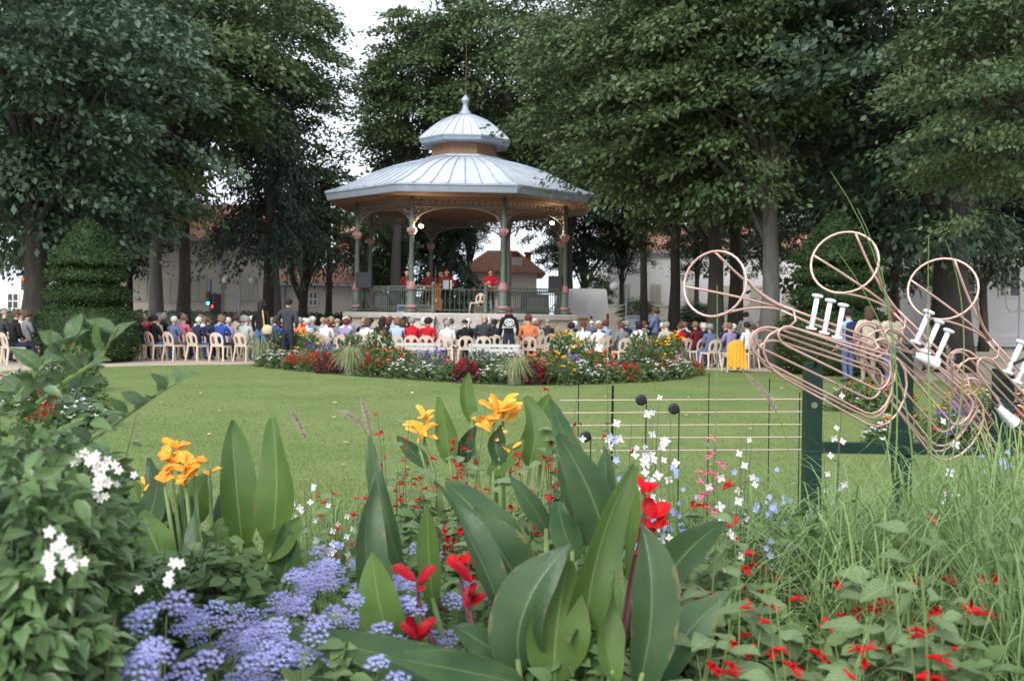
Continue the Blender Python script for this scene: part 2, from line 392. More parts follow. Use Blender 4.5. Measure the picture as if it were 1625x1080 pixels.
def tree(name, label, px, Y, rad, zc, kind, args, bk=bark, lean=0.0, cpx=None, cY=None, rz=0.0, fork=None, group='park trees', sc=1.0, limbs=9, top=None):
    """trunk stands at pixel column px; the crown centre is zc high above pixel column cpx"""
    x = GX(px, Y); t = thing(name, label, 'tree', (x, Y, 0), 0, group)
    me, cc = crown_mesh(kind, *args)
    cx = GX(cpx if cpx is not None else px, cY or Y) - x; cy = (cY or Y) - Y
    cr = ob('crown', me, t, (cx, cy, zc)); cr.rotation_euler = (0, 0, rz); cr.scale = (sc, sc, sc)
    h = top or zc; mb = MB(); rr = random.Random(int(px * 7 + Y))
    pts = []; rads = []
    for i in range(9):
        f = i / 8; z = h * f
        pts.append((lean * math.sin(f * 2.4) + rr.uniform(-.04, .04) + cx * max(0, f - .45) * .8, cy * max(0, f - .45) * .8, z - (.05 if i == 0 else 0))); rads.append(rad * (1.35 if i == 0 else 1.05 if i == 1 else 1 - .55 * f))
    mb.tube(pts, rads, 10); mb.build('trunk', bk, t, True)
    mb = MB(); q = Matrix.Rotation(rz, 3, 'Z'); idx = list(range(len(cc))); rr.shuffle(idx)
    for j in idx[:limbs * 3]:
        e = q @ Vector(cc[j]) * sc + Vector((cx, cy, zc)); f = rr.uniform(.42, .95); k = int(f * 8); s = Vector(pts[k])
        if e.z < s.z - 1.5: continue
        mid = s.lerp(e, .5) + Vector((0, 0, .5)); r0 = rads[k] * rr.uniform(.3, .5)
        mb.tube([s, s.lerp(mid, .6) + Vector((rr.uniform(-.2, .2), 0, 0)), mid, e], [r0, r0 * .8, r0 * .55, r0 * .15], 5)
    if fork:
        for fx, fz, r0, h0 in fork: mb.tube([(pts[2][0], 0, h0), (pts[2][0] + fx * .5, 0, h0 + (fz - h0) * .35), (pts[2][0] + fx, 0, fz)], [r0, r0 * .85, r0 * .5], 8)
    mb.build('branches', bk, t, True)
    return t
K1 = ((5.4, 5.2, 6.2), 170, 230, .25, .62, leafC, 11)
K2 = ((5.6, 5.6, 6.6), 180, 220, .26, .66, leafA, 12)
K3 = ((4.6, 4.4, 6.0), 150, 230, .25, .6, leafA, 13)
K4 = ((6.5, 6.0, 7.5), 200, 220, .28, .75, leafB, 14)
K5 = ((2.4, 2.2, 3.1), 80, 170, .2, .42, leafA, 15)
K6 = ((2.6, 2.4, 3.2), 110, 240, .125, .38, leafA, 16)
tree('broadleaf_tree', 'huge dark tree with drooping crown at the left edge', 55, 29, .42, 7.6, 'k1', K1, cpx=40, rz=.4)
tree('broadleaf_tree', 'broad tree whose bare trunk stands left of the long beige building', 291, 37, .27, 10.9, 'k2', K2, rz=1.0, cpx=235)
tree('broadleaf_tree', 'tree with short pale trunk just right of the clipped yew', 246, 40, .30, 12.5, 'k4', K4, bark_g, rz=2.0, cpx=160, cY=45)
tree('broadleaf_tree', 'tall slim tree with pale leaning trunk behind the standing couple', 441, 43, .2, 13.2, 'k3', K3, bark_g, lean=-.35, rz=.7, cpx=412, sc=.86)
tree('broadleaf_tree', 'small tree with forked dark trunk left of the bandstand', 478, 45, .25, 6.9, 'k5', K5, lean=.1, rz=2.5, fork=[(-1.0, 5.0, .16, 1.8), (.7, 5.5, .15, 2.2)], sc=1.1)
tree('broadleaf_tree', 'tall tree with pale trunk rising behind the left half of the stage', 627, 53, .33, 13.0, 'k3', K3, bark_g, rz=2.2, cpx=660, sc=1.06)
tree('broadleaf_tree', 'tall tree with grey trunk behind the right stage column', 800, 54, .36, 14.2, 'k2', K2, bark_g, rz=4.0, cpx=800, sc=1.1)
tree('broadleaf_tree', 'small green tree behind the left loudspeaker on stage', 596, 58, .16, 5.2, 'k5', K5, rz=1.2, sc=1.05)
tree('broadleaf_tree', 'thin dark tree between the white van and the person in blue', 1020, 44, .19, 10.8, 'k5', K5, rz=.3, cpx=1000, sc=1.5)
tree('broadleaf_tree', 'straight tree in front of the white house, right of the person in blue', 1070, 42, .26, 11.5, 'k3', K3, rz=5.0)
tree('broadleaf_tree', 'lime tree whose leafy branches overhang the right side of the bandstand roof', 1136, 31, .30, 8.7, 'k2', K2, rz=2.9, cpx=1020, sc=.72, fork=[(-1.3, 7.0, .2, 4.2)])
tree('broadleaf_tree', 'dark trunked tree directly behind the first trumpet bell', 1166, 33, .27, 11.2, 'k3', K3, rz=1.9, cpx=1090)
tree('broadleaf_tree', 'lime tree with thick pale grey trunk right of the trumpet bell', 1221, 28, .30, 9.0, 'k3', K3, bark_g, rz=3.6, cpx=1165, sc=.85)
tree('broadleaf_tree', 'massive dark tree behind the second and third trumpets', 1508, 27, .55, 9.8, 'k4', K4, rz=.9, cpx=1470, sc=.9)
tree('broadleaf_tree', 'dense dark tree filling the gap behind the pale trunk', 1300, 40, .35, 10.6, 'k4', K4, rz=3.3, cpx=1330)
tree('broadleaf_tree', 'near tree with bright leaves at the upper right corner', 1750, 18, .3, 6.5, 'k6', K6, rz=.2, cpx=1590, sc=1.0)
tree('broadleaf_tree', 'far dark tree at the right edge behind the corner house', 1640, 46, .35, 11, 'k4', K4, rz=5.2)
tree('broadleaf_tree', 'far tree closing the view behind the white van', 925, 68, .3, 8.2, 'k1', K1, rz=3.0, sc=.8)
tree('broadleaf_tree', 'far tall tree behind the left group of trees', 230, 62, .4, 15, 'k4', K4, rz=4.4, sc=1.15)
tree('broadleaf_tree', 'far tree behind the tall trees right of the roof spire', 900, 60, .35, 14.5, 'k4', K4, rz=2.6, sc=.95)
tree('broadleaf_tree', 'far dark tree left behind the clipped yew', 60, 55, .4, 12, 'k4', K4, rz=.6, sc=1.1)

for lb_, px_, Y_, zc_, s_, r_ in (('low dark tree in front of the white house roof, nearest the van', 985, 66, 8.6, .52, .4), ('low dark tree in front of the white house roof, second from the van', 1105, 64, 8.4, .55, 1.7), ('low dark tree in front of the white house roof, third from the van', 1215, 65, 8.6, .56, 3.1), ('low dark tree in front of the white house roof, farthest from the van', 1330, 62, 8.2, .6, 4.4),
        ('dark tree behind the stage between the two front columns', 742, 70, 9.0, .42, 1.4), ('dark tree filling the view behind the accordionist', 690, 66, 7.6, .45, 3.9), ('dark tree behind the left half of the stage', 640, 64, 7.0, .45, .2),
        ('dark tree hiding the roof of the white corner house', 1560, 44, 7.6, .62, 2.2), ('low dark tree between the clipped yew and the beige house', 205, 52, 8.0, .6, 5.1), ('low dark tree behind the trunk at the left edge', 110, 48, 6.4, .6, .8), ('dark tree behind the second trumpet bell', 1420, 41, 7.2, .6, 1.1)):
    tree('broadleaf_tree', lb_, px_, Y_, .2, zc_, 'k4', K4, rz=r_, sc=s_)

# drooping conifers
def conifer(name, label, px, Y, h, rmax, z0, seed, hang=1.2, rad=.22):
    x = GX(px, Y); t = thing(name, label, 'tree', (x, Y, 0), 0, 'park trees'); g = np.random.default_rng(seed)
    mb = MB(); mb.tube([(0, 0, -.05), (.03, 0, h * .3), (-.03, 0, h * .7), (0, 0, h)], [rad * 1.2, rad, rad * .6, .03], 9); mb.build('trunk', bark, t, True)
    mb = MB(); P_, O_ = [], []
    z = z0
    while z < h - .3:
        L = rmax * (1 - (z - z0) / (h - z0)) ** .75 + .25
        for k in range(6):
            a = g.random() * 6.283; dv = Vector((math.cos(a), math.sin(a), 0)); l = L * g.uniform(.7, 1.1)
            pts = [Vector((0, 0, z)), dv * l * .5 + Vector((0, 0, z + .12 * l)), dv * l + Vector((0, 0, z - .18 * l))]
            mb.tube(pts, [.05, .035, .012], 4)
            m_ = int((44 if hang > .6 else 75) * l)
            for q in range(m_):
                f = g.uniform(.2, 1); p = pts[0].lerp(pts[1], f * 2) if f < .5 else pts[1].lerp(pts[2], f * 2 - 1)
                dn = g.random() ** 1.5 * hang * (.4 + .6 * f) * min(1, l / 2)
                P_.append((p.x + g.normal(0, .07), p.y + g.normal(0, .07), p.z - dn)); O_.append((dv.x * .3, dv.y * .3, -.9))
        z += .42
    mb.build('branches', bark, t)
    V, F = quad_leaves(g, np.array(P_), np.array(O_), .26, up=.2, spread=.45, droop=.4, aspect=.3)
    ob('crown', np_mesh('conifer_crown', V, F, [needle]), t)
conifer('conifer_tree', 'dark drooping conifer hanging over the beige house behind the crowd', 424, 41, 12.5, 3.2, 3.9, 5, 1.15)
conifer('conifer_tree', 'dark layered conifer behind the accordion player', 712, 57, 8.4, 2.5, 1.6, 6, .5)
conifer('conifer_tree', 'drooping conifer beside the small forked tree', 520, 49, 8.5, 2.0, 4.2, 8, .8, .16)

# clipped yews
def yew(label, px, Y, s, seed):
    t = thing('topiary_yew', label, 'topiary', (GX(px, Y), Y, 0), 0, 'clipped yews'); g = np.random.default_rng(seed)
    secs = [('base_drum', [(1.05, 0), (1.28, .25), (1.32, .8), (1.22, 1.25), (.95, 1.52), (.3, 1.62)], 9500), ('lower_tier', [(.75, 1.6), (.95, 1.7), (1.0, 1.92), (.88, 2.06), (.6, 2.12)], 3800),
            ('middle_tier', [(.6, 2.2), (.92, 2.28), (.97, 2.42), (.86, 2.54), (.6, 2.6)], 3200), ('upper_cone', [(.6, 2.67), (.97, 2.73), (.9, 2.85), (.62, 3.25), (.38, 3.62), (.14, 3.9), (.02, 4.0)], 5200)]
    mb = MB(); mb.tube([(0, 0, 0), (0, 0, 3.6 * s)], [.12 * s, .04], 7); mb.build('trunk', bark, t)
    for nm, prof, n in secs:
        mb = MB(); mb.lathe([(r * .9 * s, z * s) for r, z in prof], n=18)
        core = mb.build(nm, yew_m, t, True)
        pr = np.array(prof); seg = np.linalg.norm(np.diff(pr, axis=0), axis=1) * (pr[:-1, 0] + pr[1:, 0] + .05); k = g.choice(len(seg), n, p=seg / seg.sum()); f = g.random(n)[:, None]
        rz_ = pr[k] * (1 - f) + pr[k + 1] * f; a = g.random(n) * 6.283; rr_ = rz_[:, 0] * (g.normal(.99, .05, n) + .05 * np.sin(a * 5 + rz_[:, 1] * 4) + .04 * np.sin(a * 11))
        pos = np.stack([np.cos(a) * rr_, np.sin(a) * rr_, rz_[:, 1] + g.normal(0, .02, n)], 1) * s
        out = np.stack([np.cos(a), np.sin(a), np.full(n, .5)], 1)
        V, F = quad_leaves(g, pos, out, .12 * s, up=.5, spread=.75, droop=.1, aspect=.3)
        tag(ob('foliage', np_mesh('yew_foliage', V, F, [yew_m]), core), kind='stuff')
yew('tiered clipped yew standing beside the left rows of chairs', 138, 26, .98, 21)
yew('tiered clipped yew behind the trumpet sculptures', 1325, 25, 1.08, 22)
# low hedge along the street
def hedge(label, pa, pb, Y, h, seed):
    x0, x1 = GX(pa, Y), GX(pb, Y); t = thing('low_hedge', label, 'hedge', ((x0 + x1) / 2, Y, 0), 0, 'street hedges'); g = np.random.default_rng(seed); w = x1 - x0
    mb = MB(); mb.box((0, 0, h * .47), (w, .6, h * .94)); mb.build('hedge_core', leafB, t)
    n = int(w * 260); side = g.random(n) < .6
    pos = np.stack([g.uniform(-w / 2, w / 2, n), np.where(side, -.31, g.uniform(-.32, .32, n)), np.where(side, g.uniform(0, h, n), h * .96)], 1) + g.normal(0, .03, (n, 3))
    V, F = quad_leaves(g, pos, np.tile([0, -.6, .5], (n, 1)), .13, up=.5)
    tag(ob('foliage', np_mesh('hedge_foliage', V, F, [leafB]), t), kind='stuff')
hedge('low dark hedge along the street left of the bandstand', -60, 556, 47, 1.33, 31)
hedge('low dark hedge along the street behind the right audience block', 1010, 1330, 46, 1.15, 32)
for i, (px_, pyt, Y_) in enumerate(((1105, 478, 59), (945, 430, 62), (1010, 472, 58))):
    t = thing('garden_shrub', ['yellow green shrub spilling over the grey garden wall', 'rounded shrub behind the white van', 'small dark shrub beside the parked car'][i], 'shrub', (GX(px_, Y_), Y_, 0)); me, cc = crown_mesh('k5', *K5)
    zt = P(px_, pyt, Y_).z; c_ = ob('crown', me, t, (0, 0, zt * .55)); c_.scale = (.55, .45, zt * .45 / 3.0)
    mb = MB(); mb.tube([(0, 0, -.02), (0, 0, zt * .6)], [.08, .03], 6); mb.build('trunk', bark, t)
# ------------------------------------------------------------------ bandstand
BX, BY = GX(733, 40), 40.0
zinc = mat('zinc_sheet', (.48, .51, .555), .4, (.59, .62, .66), 1.5, .08, 12, metal=.2, spec=.5)
zinc_d = mat('zinc_fascia', (.26, .31, .38), .5, (.33, .38, .45), 3, metal=.15)
wood_c = mat('ceiling_wood', (.21, .11, .06), .7, (.28, .155, .085), 3, stretch=(1, 12, 1))
wood_l = mat('lantern_board', (.22, .12, .07), .8, (.30, .18, .11), 6, stretch=(6, 6, .6))
iron = mat('green_iron', (.078, .105, .085), .55, (.11, .14, .115), 5, .1, 30)
pink = mat('pink_paint', (.27, .135, .14), .6, (.33, .18, .18), 8)
stone = mat('platform_stone', (.46, .42, .37), .9, (.55, .51, .46), 2.5, .3, 25)
band = thing('bandstand', 'octagonal bandstand with two tier zinc roof and green iron columns', 'bandstand', (BX, BY, 0))
def oct_pt(r, k, z): a = -math.pi / 2 - math.pi / 8 + k * math.pi / 4; return Vector((r * math.cos(a), r * math.sin(a), z))   # edge 0-1 faces the camera
def oct_lathe(name, prof, m, parent=band, capb=True, capt=True):
    mb = MB(); mb.lathe(prof, n=8, phase=-math.pi / 2 - math.pi / 8, capb=capb, capt=capt); return mb.build(name, m, parent)
ZP = 1.45
plat = oct_lathe('platform', [(4.96, 0), (4.96, .12), (4.9, .14), (4.9, ZP - .24)], stone)
oct_lathe('coping', [(5.06, ZP - .235), (5.1, ZP - .2), (5.1, ZP - .04), (5.05, ZP)], mat('coping_stone', (.40, .37, .33), .9, (.48, .45, .41), 3, .3, 25), plat)
for k in range(8):                                            # stone blocks of the platform wall
    a, b = oct_pt(4.9, k, 0), oct_pt(4.9, k + 1, 0); e = (b - a); nrm = Vector((e.y, -e.x, 0)).normalized()
    if nrm.dot((a + b) / 2) < 0: nrm = -nrm
    if k in (3, 4, 5): continue
    for row in range(2):
        n_ = 4
        for j in range(n_):
            f0, f1 = j / n_, (j + 1) / n_; c = a + e * (f0 + f1) / 2 + nrm * (.01 + .008 * ((j + row + k) % 3)); z0, z1 = (.16, .66) if row == 0 else (.68, 1.19)
            M = Matrix.Rotation(math.atan2(e.y, e.x), 3, 'Z'); mb = MB(); mb.box((c.x, c.y, (z0 + z1) / 2), (e.length / n_ - .025, .06, z1 - z0), 0, M); mb.build('stone_block', stone, plat)
mb = MB()                                                     # front steps
yf = -4.9 * math.cos(math.pi / 8)
for i in range(7):
    z = ZP - .04 - .2 * i; mb.box((.12, yf - .25 - .27 * i / 1.6, z / 2), (1.75, .3, z))
mb.build('steps', mat('step_stone', (.33, .31, .29), .9, (.42, .40, .37), 3, .3, 25), band)
for sx in (-.9, 1.14):
    mb = MB(); mb.box((sx, yf - .55, .62), (.28, 1.0, 1.24)); mb.box((sx, yf - .55, 1.28), (.36, 1.08, .1)); mb.build('step_cheek', stone, band)
RC = 4.55
def lathe_at(mb, c, prof, n=10, mi=0): mb.lathe([(r, z) for r, z in prof], c, n, mi)
for k in range(8):
    c = oct_pt(RC, k, 0); mb = MB()
    lathe_at(mb, c, [(.24, ZP), (.24, ZP + .12), (.18, ZP + .16), (.165, ZP + .8), (.14, ZP + .95), (.1, ZP + 1.15), (.085, 4.4), (.13, 4.45), (.13, 4.5)], 12)
    lathe_at(mb, c, [(.13, 4.62), (.10, 4.7), (.095, 5.84)], 10)
    col = mb.build('column', iron, band, True)
    mb = MB(); lathe_at(mb, c, [(.225, ZP + .17), (.245, ZP + .2), (.245, ZP + .26), (.2, ZP + .3)], 12); mb.build('base_ring', pink, col, True)
    mb = MB(); lathe_at(mb, c, [(.165, ZP + .84), (.2, ZP + .9), (.2, ZP + .98), (.145, ZP + 1.1), (.11, ZP + 1.18)], 12); mb.build('pedestal_cap', pink, col, True)
    mb = MB(); lathe_at(mb, c, [(.12, 4.40), (.15, 4.47), (.19, 4.55), (.19, 4.62), (.13, 4.68)], 8)
    for q in range(4):
        a = q * math.pi / 2 + math.pi / 4; mb.box(c + Vector((.17 * math.cos(a), .17 * math.sin(a), 4.57)), (.1, .1, .13))
    mb.build('capital', pink, col)
# iron lace frieze and railings between the columns
def arc_pts(a, b, z, r, ux, n=10, a0=0, a1=6.2832):
    return [a + ux * (r * math.cos(a0 + (a1 - a0) * i / n)) + Vector((0, 0, z + r * math.sin(a0 + (a1 - a0) * i / n))) for i in range(n + 1)]
for k in range(8):
    a, b = oct_pt(RC, k, 0), oct_pt(RC, k + 1, 0); e = b - a; L = e.length; ux = e / L; mb = MB(); mp = MB()
    for z in (5.80, 5.46): mb.tube([a + Vector((0, 0, z)), b + Vector((0, 0, z))], .028, 5)
    nr = 15
    for i in range(nr):
        c = a + ux * (L * (i + .5) / nr); pts = arc_pts(c, None, 5.63, .105, ux, 9)[:-1]; mb.tube(pts, .02, 4, closed=True)
        mp.ball(c + Vector((0, 0, 5.63)), .035, 6, 4)
        mb.tube([c + ux * .105 + Vector((0, 0, 5.47)), c + ux * .105 + Vector((0, 0, 5.79))], .014, 4)
    # spandrel brackets: quarter arcs with scrolls
    for s, o_ in ((1, a), (-1, b)):
        arc = [o_ + ux * s * (.12 + 1.45 * (1 - math.cos(t_ * math.pi / 2 / 8))) + Vector((0, 0, 4.85 + .6 * math.sin(t_ * math.pi / 2 / 8))) for t_ in range(9)]
        mb.tube(arc, .03, 5)
        for (du, dz, r_) in ((.25, .42, .13), (.52, .5, .09), (.2, .2, .08), (.78, .535, .06)):
            mb.tube(arc_pts(o_ + ux * s * du, None, 4.88 + dz, r_, ux, 8)[:-1], .02, 4, closed=True); mp.ball(o_ + ux * s * du + Vector((0, 0, 4.88 + dz)), .04, 6, 4)
    fr = mb.build('frieze', mat('frieze_iron', (.11, .135, .115), .6, (.17, .12, .11), 6), band); mp.build('rosettes', pink, fr)
    # railing
    if k == 0: spans = [(0, (L - 2.0) / 2 + .1), ((L + 2.0) / 2 + .1, L)]
    else: spans = [(0, L)]
    for s0, s1 in spans:
        mb = MB(); p0, p1 = a + ux * (s0 + .18), a + ux * (s1 - .02 if s1 < L else s1 - .18)
        for z, r_ in ((ZP + 1.0, .03), (ZP + .86, .016), (ZP + .1, .02)): mb.tube([p0 + Vector((0, 0, z)), p1 + Vector((0, 0, z))], r_, 5)
        nb = max(2, int((p1 - p0).length / .125))
        for i in range(nb + 1):
            c = p0.lerp(p1, i / nb); mb.tube([c + Vector((0, 0, ZP + .02)), c + Vector((0, 0, ZP + 1.0))], .012, 4)
            if i < nb:
                m_ = p0.lerp(p1, (i + .5) / nb); mb.tube(arc_pts(m_, None, ZP + .93, .05, ux, 6)[:-1], .009, 3, closed=True); mb.tube(arc_pts(m_, None, ZP + .2, .055, ux, 6)[:-1], .009, 3, closed=True)
        mb.build('railing', iron, band)
    if k == 0:
        for s0 in (spans[0][1], spans[1][0]):
            c = a + ux * s0; mb = MB(); lathe_at(mb, c, [(.09, ZP), (.09, ZP + .1), (.07, ZP + .14), (.065, ZP + 1.05), (.09, ZP + 1.08), (.05, ZP + 1.18)], 10); mb.build('newel_post', iron, band, True)
        mb = MB(); p0, p1 = a + ux * (spans[0][1] + .1), a + ux * (spans[1][0] - .1)
        for z in (ZP + .12, ZP + .9): mb.tube([p0 + Vector((0, 0, z)), p1 + Vector((0, 0, z))], .015, 4)
        for i in range(11):
            c = p0.lerp(p1, i / 10); mb.tube([c + Vector((0, 0, ZP + .04)), c + Vector((0, 0, ZP + .9))], .011, 4)
            if i % 2: mb.tube(arc_pts(c, None, ZP + .45, .09, ux, 8)[:-1], .009, 3, closed=True)
        mb.build('gate', iron, band)
# ceiling, fascia, roof panels
ceil = MB()
for k in range(8):                                            # boarded ceiling, boards parallel to each eave
    for j in range(26):
        r0, r1 = 5.72 * j / 26, 5.72 * (j + 1) / 26 - .02
        z = 5.86 + .006 * (j % 2); ceil.add([oct_pt(r0, k, z), oct_pt(r1, k, z), oct_pt(r1, k + 1, z), oct_pt(r0, k + 1, z)], [(0, 1, 2, 3)])
ceil.build('ceiling', wood_c, band)
oct_lathe('fascia', [(5.7, 5.885), (5.78, 5.885), (5.8, 5.92), (5.86, 6.12), (5.9, 6.14), (5.9, 6.19), (5.6, 6.22)], zinc_d, band, False, False)
roof = oct_lathe('roof', [(5.62, 6.205), (5.62, 6.215)], zinc_d, band, False, False)
def panels(prof, per, parent, rib=.05):
    for k in range(8):
        for j in range(per):
            f0, f1 = j / per, (j + 1) / per; vs, fs = [], []
            for r, z in prof:
                a, b = oct_pt(r, k, z), oct_pt(r, k + 1, z); p, q = a.lerp(b, f0), a.lerp(b, f1); vs += [p, q]
            for i in range(len(prof) - 1): fs.append((2 * i, 2 * i + 1, 2 * i + 3, 2 * i + 2))
            mb = MB(); mb.add(vs, fs)
            rr_ = rib * (1.3 if j == 0 else 1)
            mb.tube([vs[2 * i] + Vector((0, 0, .015)) for i in range(len(prof))], rr_ * .5, 4, 1)
            mb.build('zinc_panel', [zinc, zinc_d], parent)
panels([(5.9, 6.195), (5.4, 6.36), (4.95, 6.56), (4.43, 6.83), (3.95, 7.08), (3.45, 7.29), (2.9, 7.49), (2.33, 7.66), (1.8, 7.8), (1.52, 7.87)], 7, roof)
oct_lathe('flashing', [(1.75, 7.84), (1.72, 7.9), (1.5, 7.98)], zinc_d, roof, False, False)
lan = oct_lathe('lantern', [(1.42, 7.85), (1.42, 8.66)], wood_l, band)
for k in range(8):
    a, b = oct_pt(1.42, k, 0), oct_pt(1.42, k + 1, 0); mb = MB(); n_ = 9; e = b - a; M = Matrix.Rotation(math.atan2(e.y, e.x), 3, 'Z')
    for j in range(n_): mb.box(a.lerp(b, (j + .5) / n_) + Vector((0, 0, 8.29)), (e.length / n_ - .016, .04 + .012 * (j % 2), .72), 0, M)
    mb.build('boarding', wood_l, lan)
oct_lathe('upper_fascia', [(1.4, 8.45), (1.9, 8.47), (1.93, 8.5), (1.98, 8.62), (2.02, 8.64), (2.02, 8.68), (1.8, 8.72)], zinc_d, band, False, False)
ur = oct_lathe('upper_roof', [(1.75, 8.72), (1.75, 8.73)], zinc_d, band, False, False)
panels([(2.02, 8.685), (1.75, 8.93), (1.49, 9.16), (1.22, 9.37), (.97, 9.53), (.7, 9.66), (.45, 9.76), (.2, 9.83)], 4, ur, .035)
mb = MB(); mb.lathe([(.30, 9.78), (.26, 9.9), (.16, 10.02), (.11, 10.2), (.1, 10.28), (.15, 10.36), (.18, 10.44), (.15, 10.52), (.06, 10.62), (.03, 10.66)], n=14); mb.build('finial', zinc_d, band, True)
mb = MB(); mb.tube([(0, 0, 10.6), (.02, 0, 12), (0, 0, 13.3)], [.014, .012, .008], 5); mb.build('spire_rod', mat('rusty_rod', (.16, .09, .07), .8), band)
# stage lamps (lit)
bulb = mat('lit_bulb', (1, .9, .7), .4, emit=(1, .82, .55), estr=18)
black = mat('black_plastic', (.012, .012, .014), .5); dark_m = mat('black_metal', (.02, .02, .022), .4, metal=.5)
for i, (px_, py_, Y_) in enumerate(((668, 358, 35.9), (876, 353, 38.6))):
    p = P(px_, py_, Y_); t = thing('stage_lamp', ['lit stage lamp beside the left front bandstand column', 'lit stage lamp near the right side columns of the bandstand'][i], 'lamp', p, 0, 'stage lamps')
    mb = MB(); mb.ball((0, 0, 0), .085, 10, 6); mb.build('bulb', bulb, t, True)
    mb = MB(); mb.lathe([(.11, .02), (.1, .12), (.05, .2), (.02, .26)], n=10, capb=False); mb.build('shade', dark_m, t)
    mb = MB(); mb.tube([(0, 0, .24), (0, 0, 5.85 - p.z)], .015, 5); mb.build('stem', dark_m, t)
    ld = bpy.data.lights.new('stage_lamp_light', 'POINT'); ld.energy = 60; ld.color = (1, .78, .5); ld.shadow_soft_size = .1
    lo = ob('stage_lamp_light', ld, t, (0, -.12, -.12))

# ------------------------------------------------------------------ people
SKIN = [(.52, .31, .22), (.45, .26, .18), (.58, .37, .28)]
LIP = mat('lip', (.35, .12, .1), .5); EYE_M = mat('eye', (.02, .015, .012), .3); SHOE = mat('shoe', (.03, .025, .022), .6)
def skin_body(name, J, E, extra=None):
    """J: joint -> (x,y,z,r) ; E: (a,b,tag) ; one continuous skinned surface, coloured by the limb it belongs to"""
    names = [k for k in J if k != 'face']; me = bpy.data.meshes.new('tmp'); me.from_pydata([J[k][:3] for k in names], [(names.index(a), names.index(b)) for a, b, _ in E], [])
    o = bpy.data.objects.new('tmp', me); COL.objects.link(o); md = o.modifiers.new('s', 'SKIN'); md.use_smooth_shade = True; md.branch_smoothing = .4
    for i, k in enumerate(names):
        sv = me.skin_vertices[0].data[i]; r = J[k][3]; sv.radius = r if isinstance(r, tuple) else (r, r); sv.use_root = (k == 'pelvis')
    o.modifiers.new('d', 'SUBSURF').levels = 1
    dg = bpy.context.evaluated_depsgraph_get(); ev = o.evaluated_get(dg); m2 = bpy.data.meshes.new_from_object(ev)
    bpy.data.objects.remove(o); bpy.data.meshes.remove(me)
    vs = [v.co.copy() for v in m2.vertices]; fs = [tuple(p.vertices) for p in m2.polygons]; bpy.data.meshes.remove(m2)
    mb = MB(); segs = [(Vector(J[a][:3]), Vector(J[b][:3]), J[a][3], J[b][3], tg) for a, b, tg in E]
    mi = []
    for f in fs:
        c = sum((vs[i] for i in f), Vector()) / len(f); best = None
        for a, b, ra, rb, tg in segs:
            d = b - a; t_ = max(0, min(1, (c - a).dot(d) / max(d.length_squared, 1e-9))); g = lambda r: (sum(r) / 2 if isinstance(r, tuple) else r)
            q = (c - a - d * t_).length / (g(ra) * (1 - t_) + g(rb) * t_)
            if best is None or q < best[0]: best = (q, tg)
        mi.append(best[1])
    mb.add(vs, fs); mb.m = mi
    # hands with palm, four fingers and thumb
    for s in ('L', 'R'):
        w, e = Vector(J['wrist' + s][:3]), Vector(J['elbow' + s][:3]); d = (w - e).normalized(); sg = -1 if s == 'L' else 1
        side = d.cross(Vector((sg, .1, .2))).normalized(); nrm = side.cross(d).normalized(); M = Matrix((side, nrm, d)).transposed()
        mb.box(w + d * .055, (.078, .03, .1), 0, M, .92)
        for q, l in ((-.03, .062), (-.01, .075), (.011, .07), (.031, .055)):
            p0 = w + d * .1 + side * q; p1 = p0 + d * l * .55 - nrm * .008; p2 = p1 + d * l * .35 - nrm * l * .35; mb.tube([p0 - d * .01, p1, p2], [.009, .0085, .006], 5, 0)
        p0 = w + d * .035 + side * .036; mb.tube([p0, p0 + side * .03 + d * .03 - nrm * .01, p0 + side * .036 + d * .06 - nrm * .022], [.012, .01, .007], 5, 0)
    h = Vector(J['head'][:3]); fd = Vector(J.get('face', (0, 1, 0))).normalized(); rt = fd.cross(Vector((0, 0, 1))).normalized(); upv = Vector((0, 0, 1))
    mb.tube([h + fd * .085 + upv * .02, h + fd * .118 - upv * .022, h + fd * .09 - upv * .035], [.008, .016, .01], 5, 0)
    for sg in (-1, 1):
        mb.ball(h + rt * sg * .034 + fd * .086 + upv * .014, (.013, .013, .009), 6, 4, 4); mb.ball(h + rt * sg * .093 - upv * .01, (.016, .024, .034), 6, 4, 0)
        mb.tube([h + rt * sg * .016 + fd * .093 + upv * .036, h + rt * sg * .05 + fd * .082 + upv * .036], .005, 4, 4)
    mb.tube([h - rt * .025 + fd * .083 - upv * .062, h + fd * .095 - upv * .064, h + rt * .025 + fd * .083 - upv * .062], .008, 4, 5)
    base = [mat('skin0', SKIN[0], .6), cloth((.3, .3, .3)), cloth((.05, .06, .1)), SHOE, EYE_M, LIP]
    return mb.mesh(name, base, True), h
S_, T_, B_, F_ = 0, 1, 2, 3
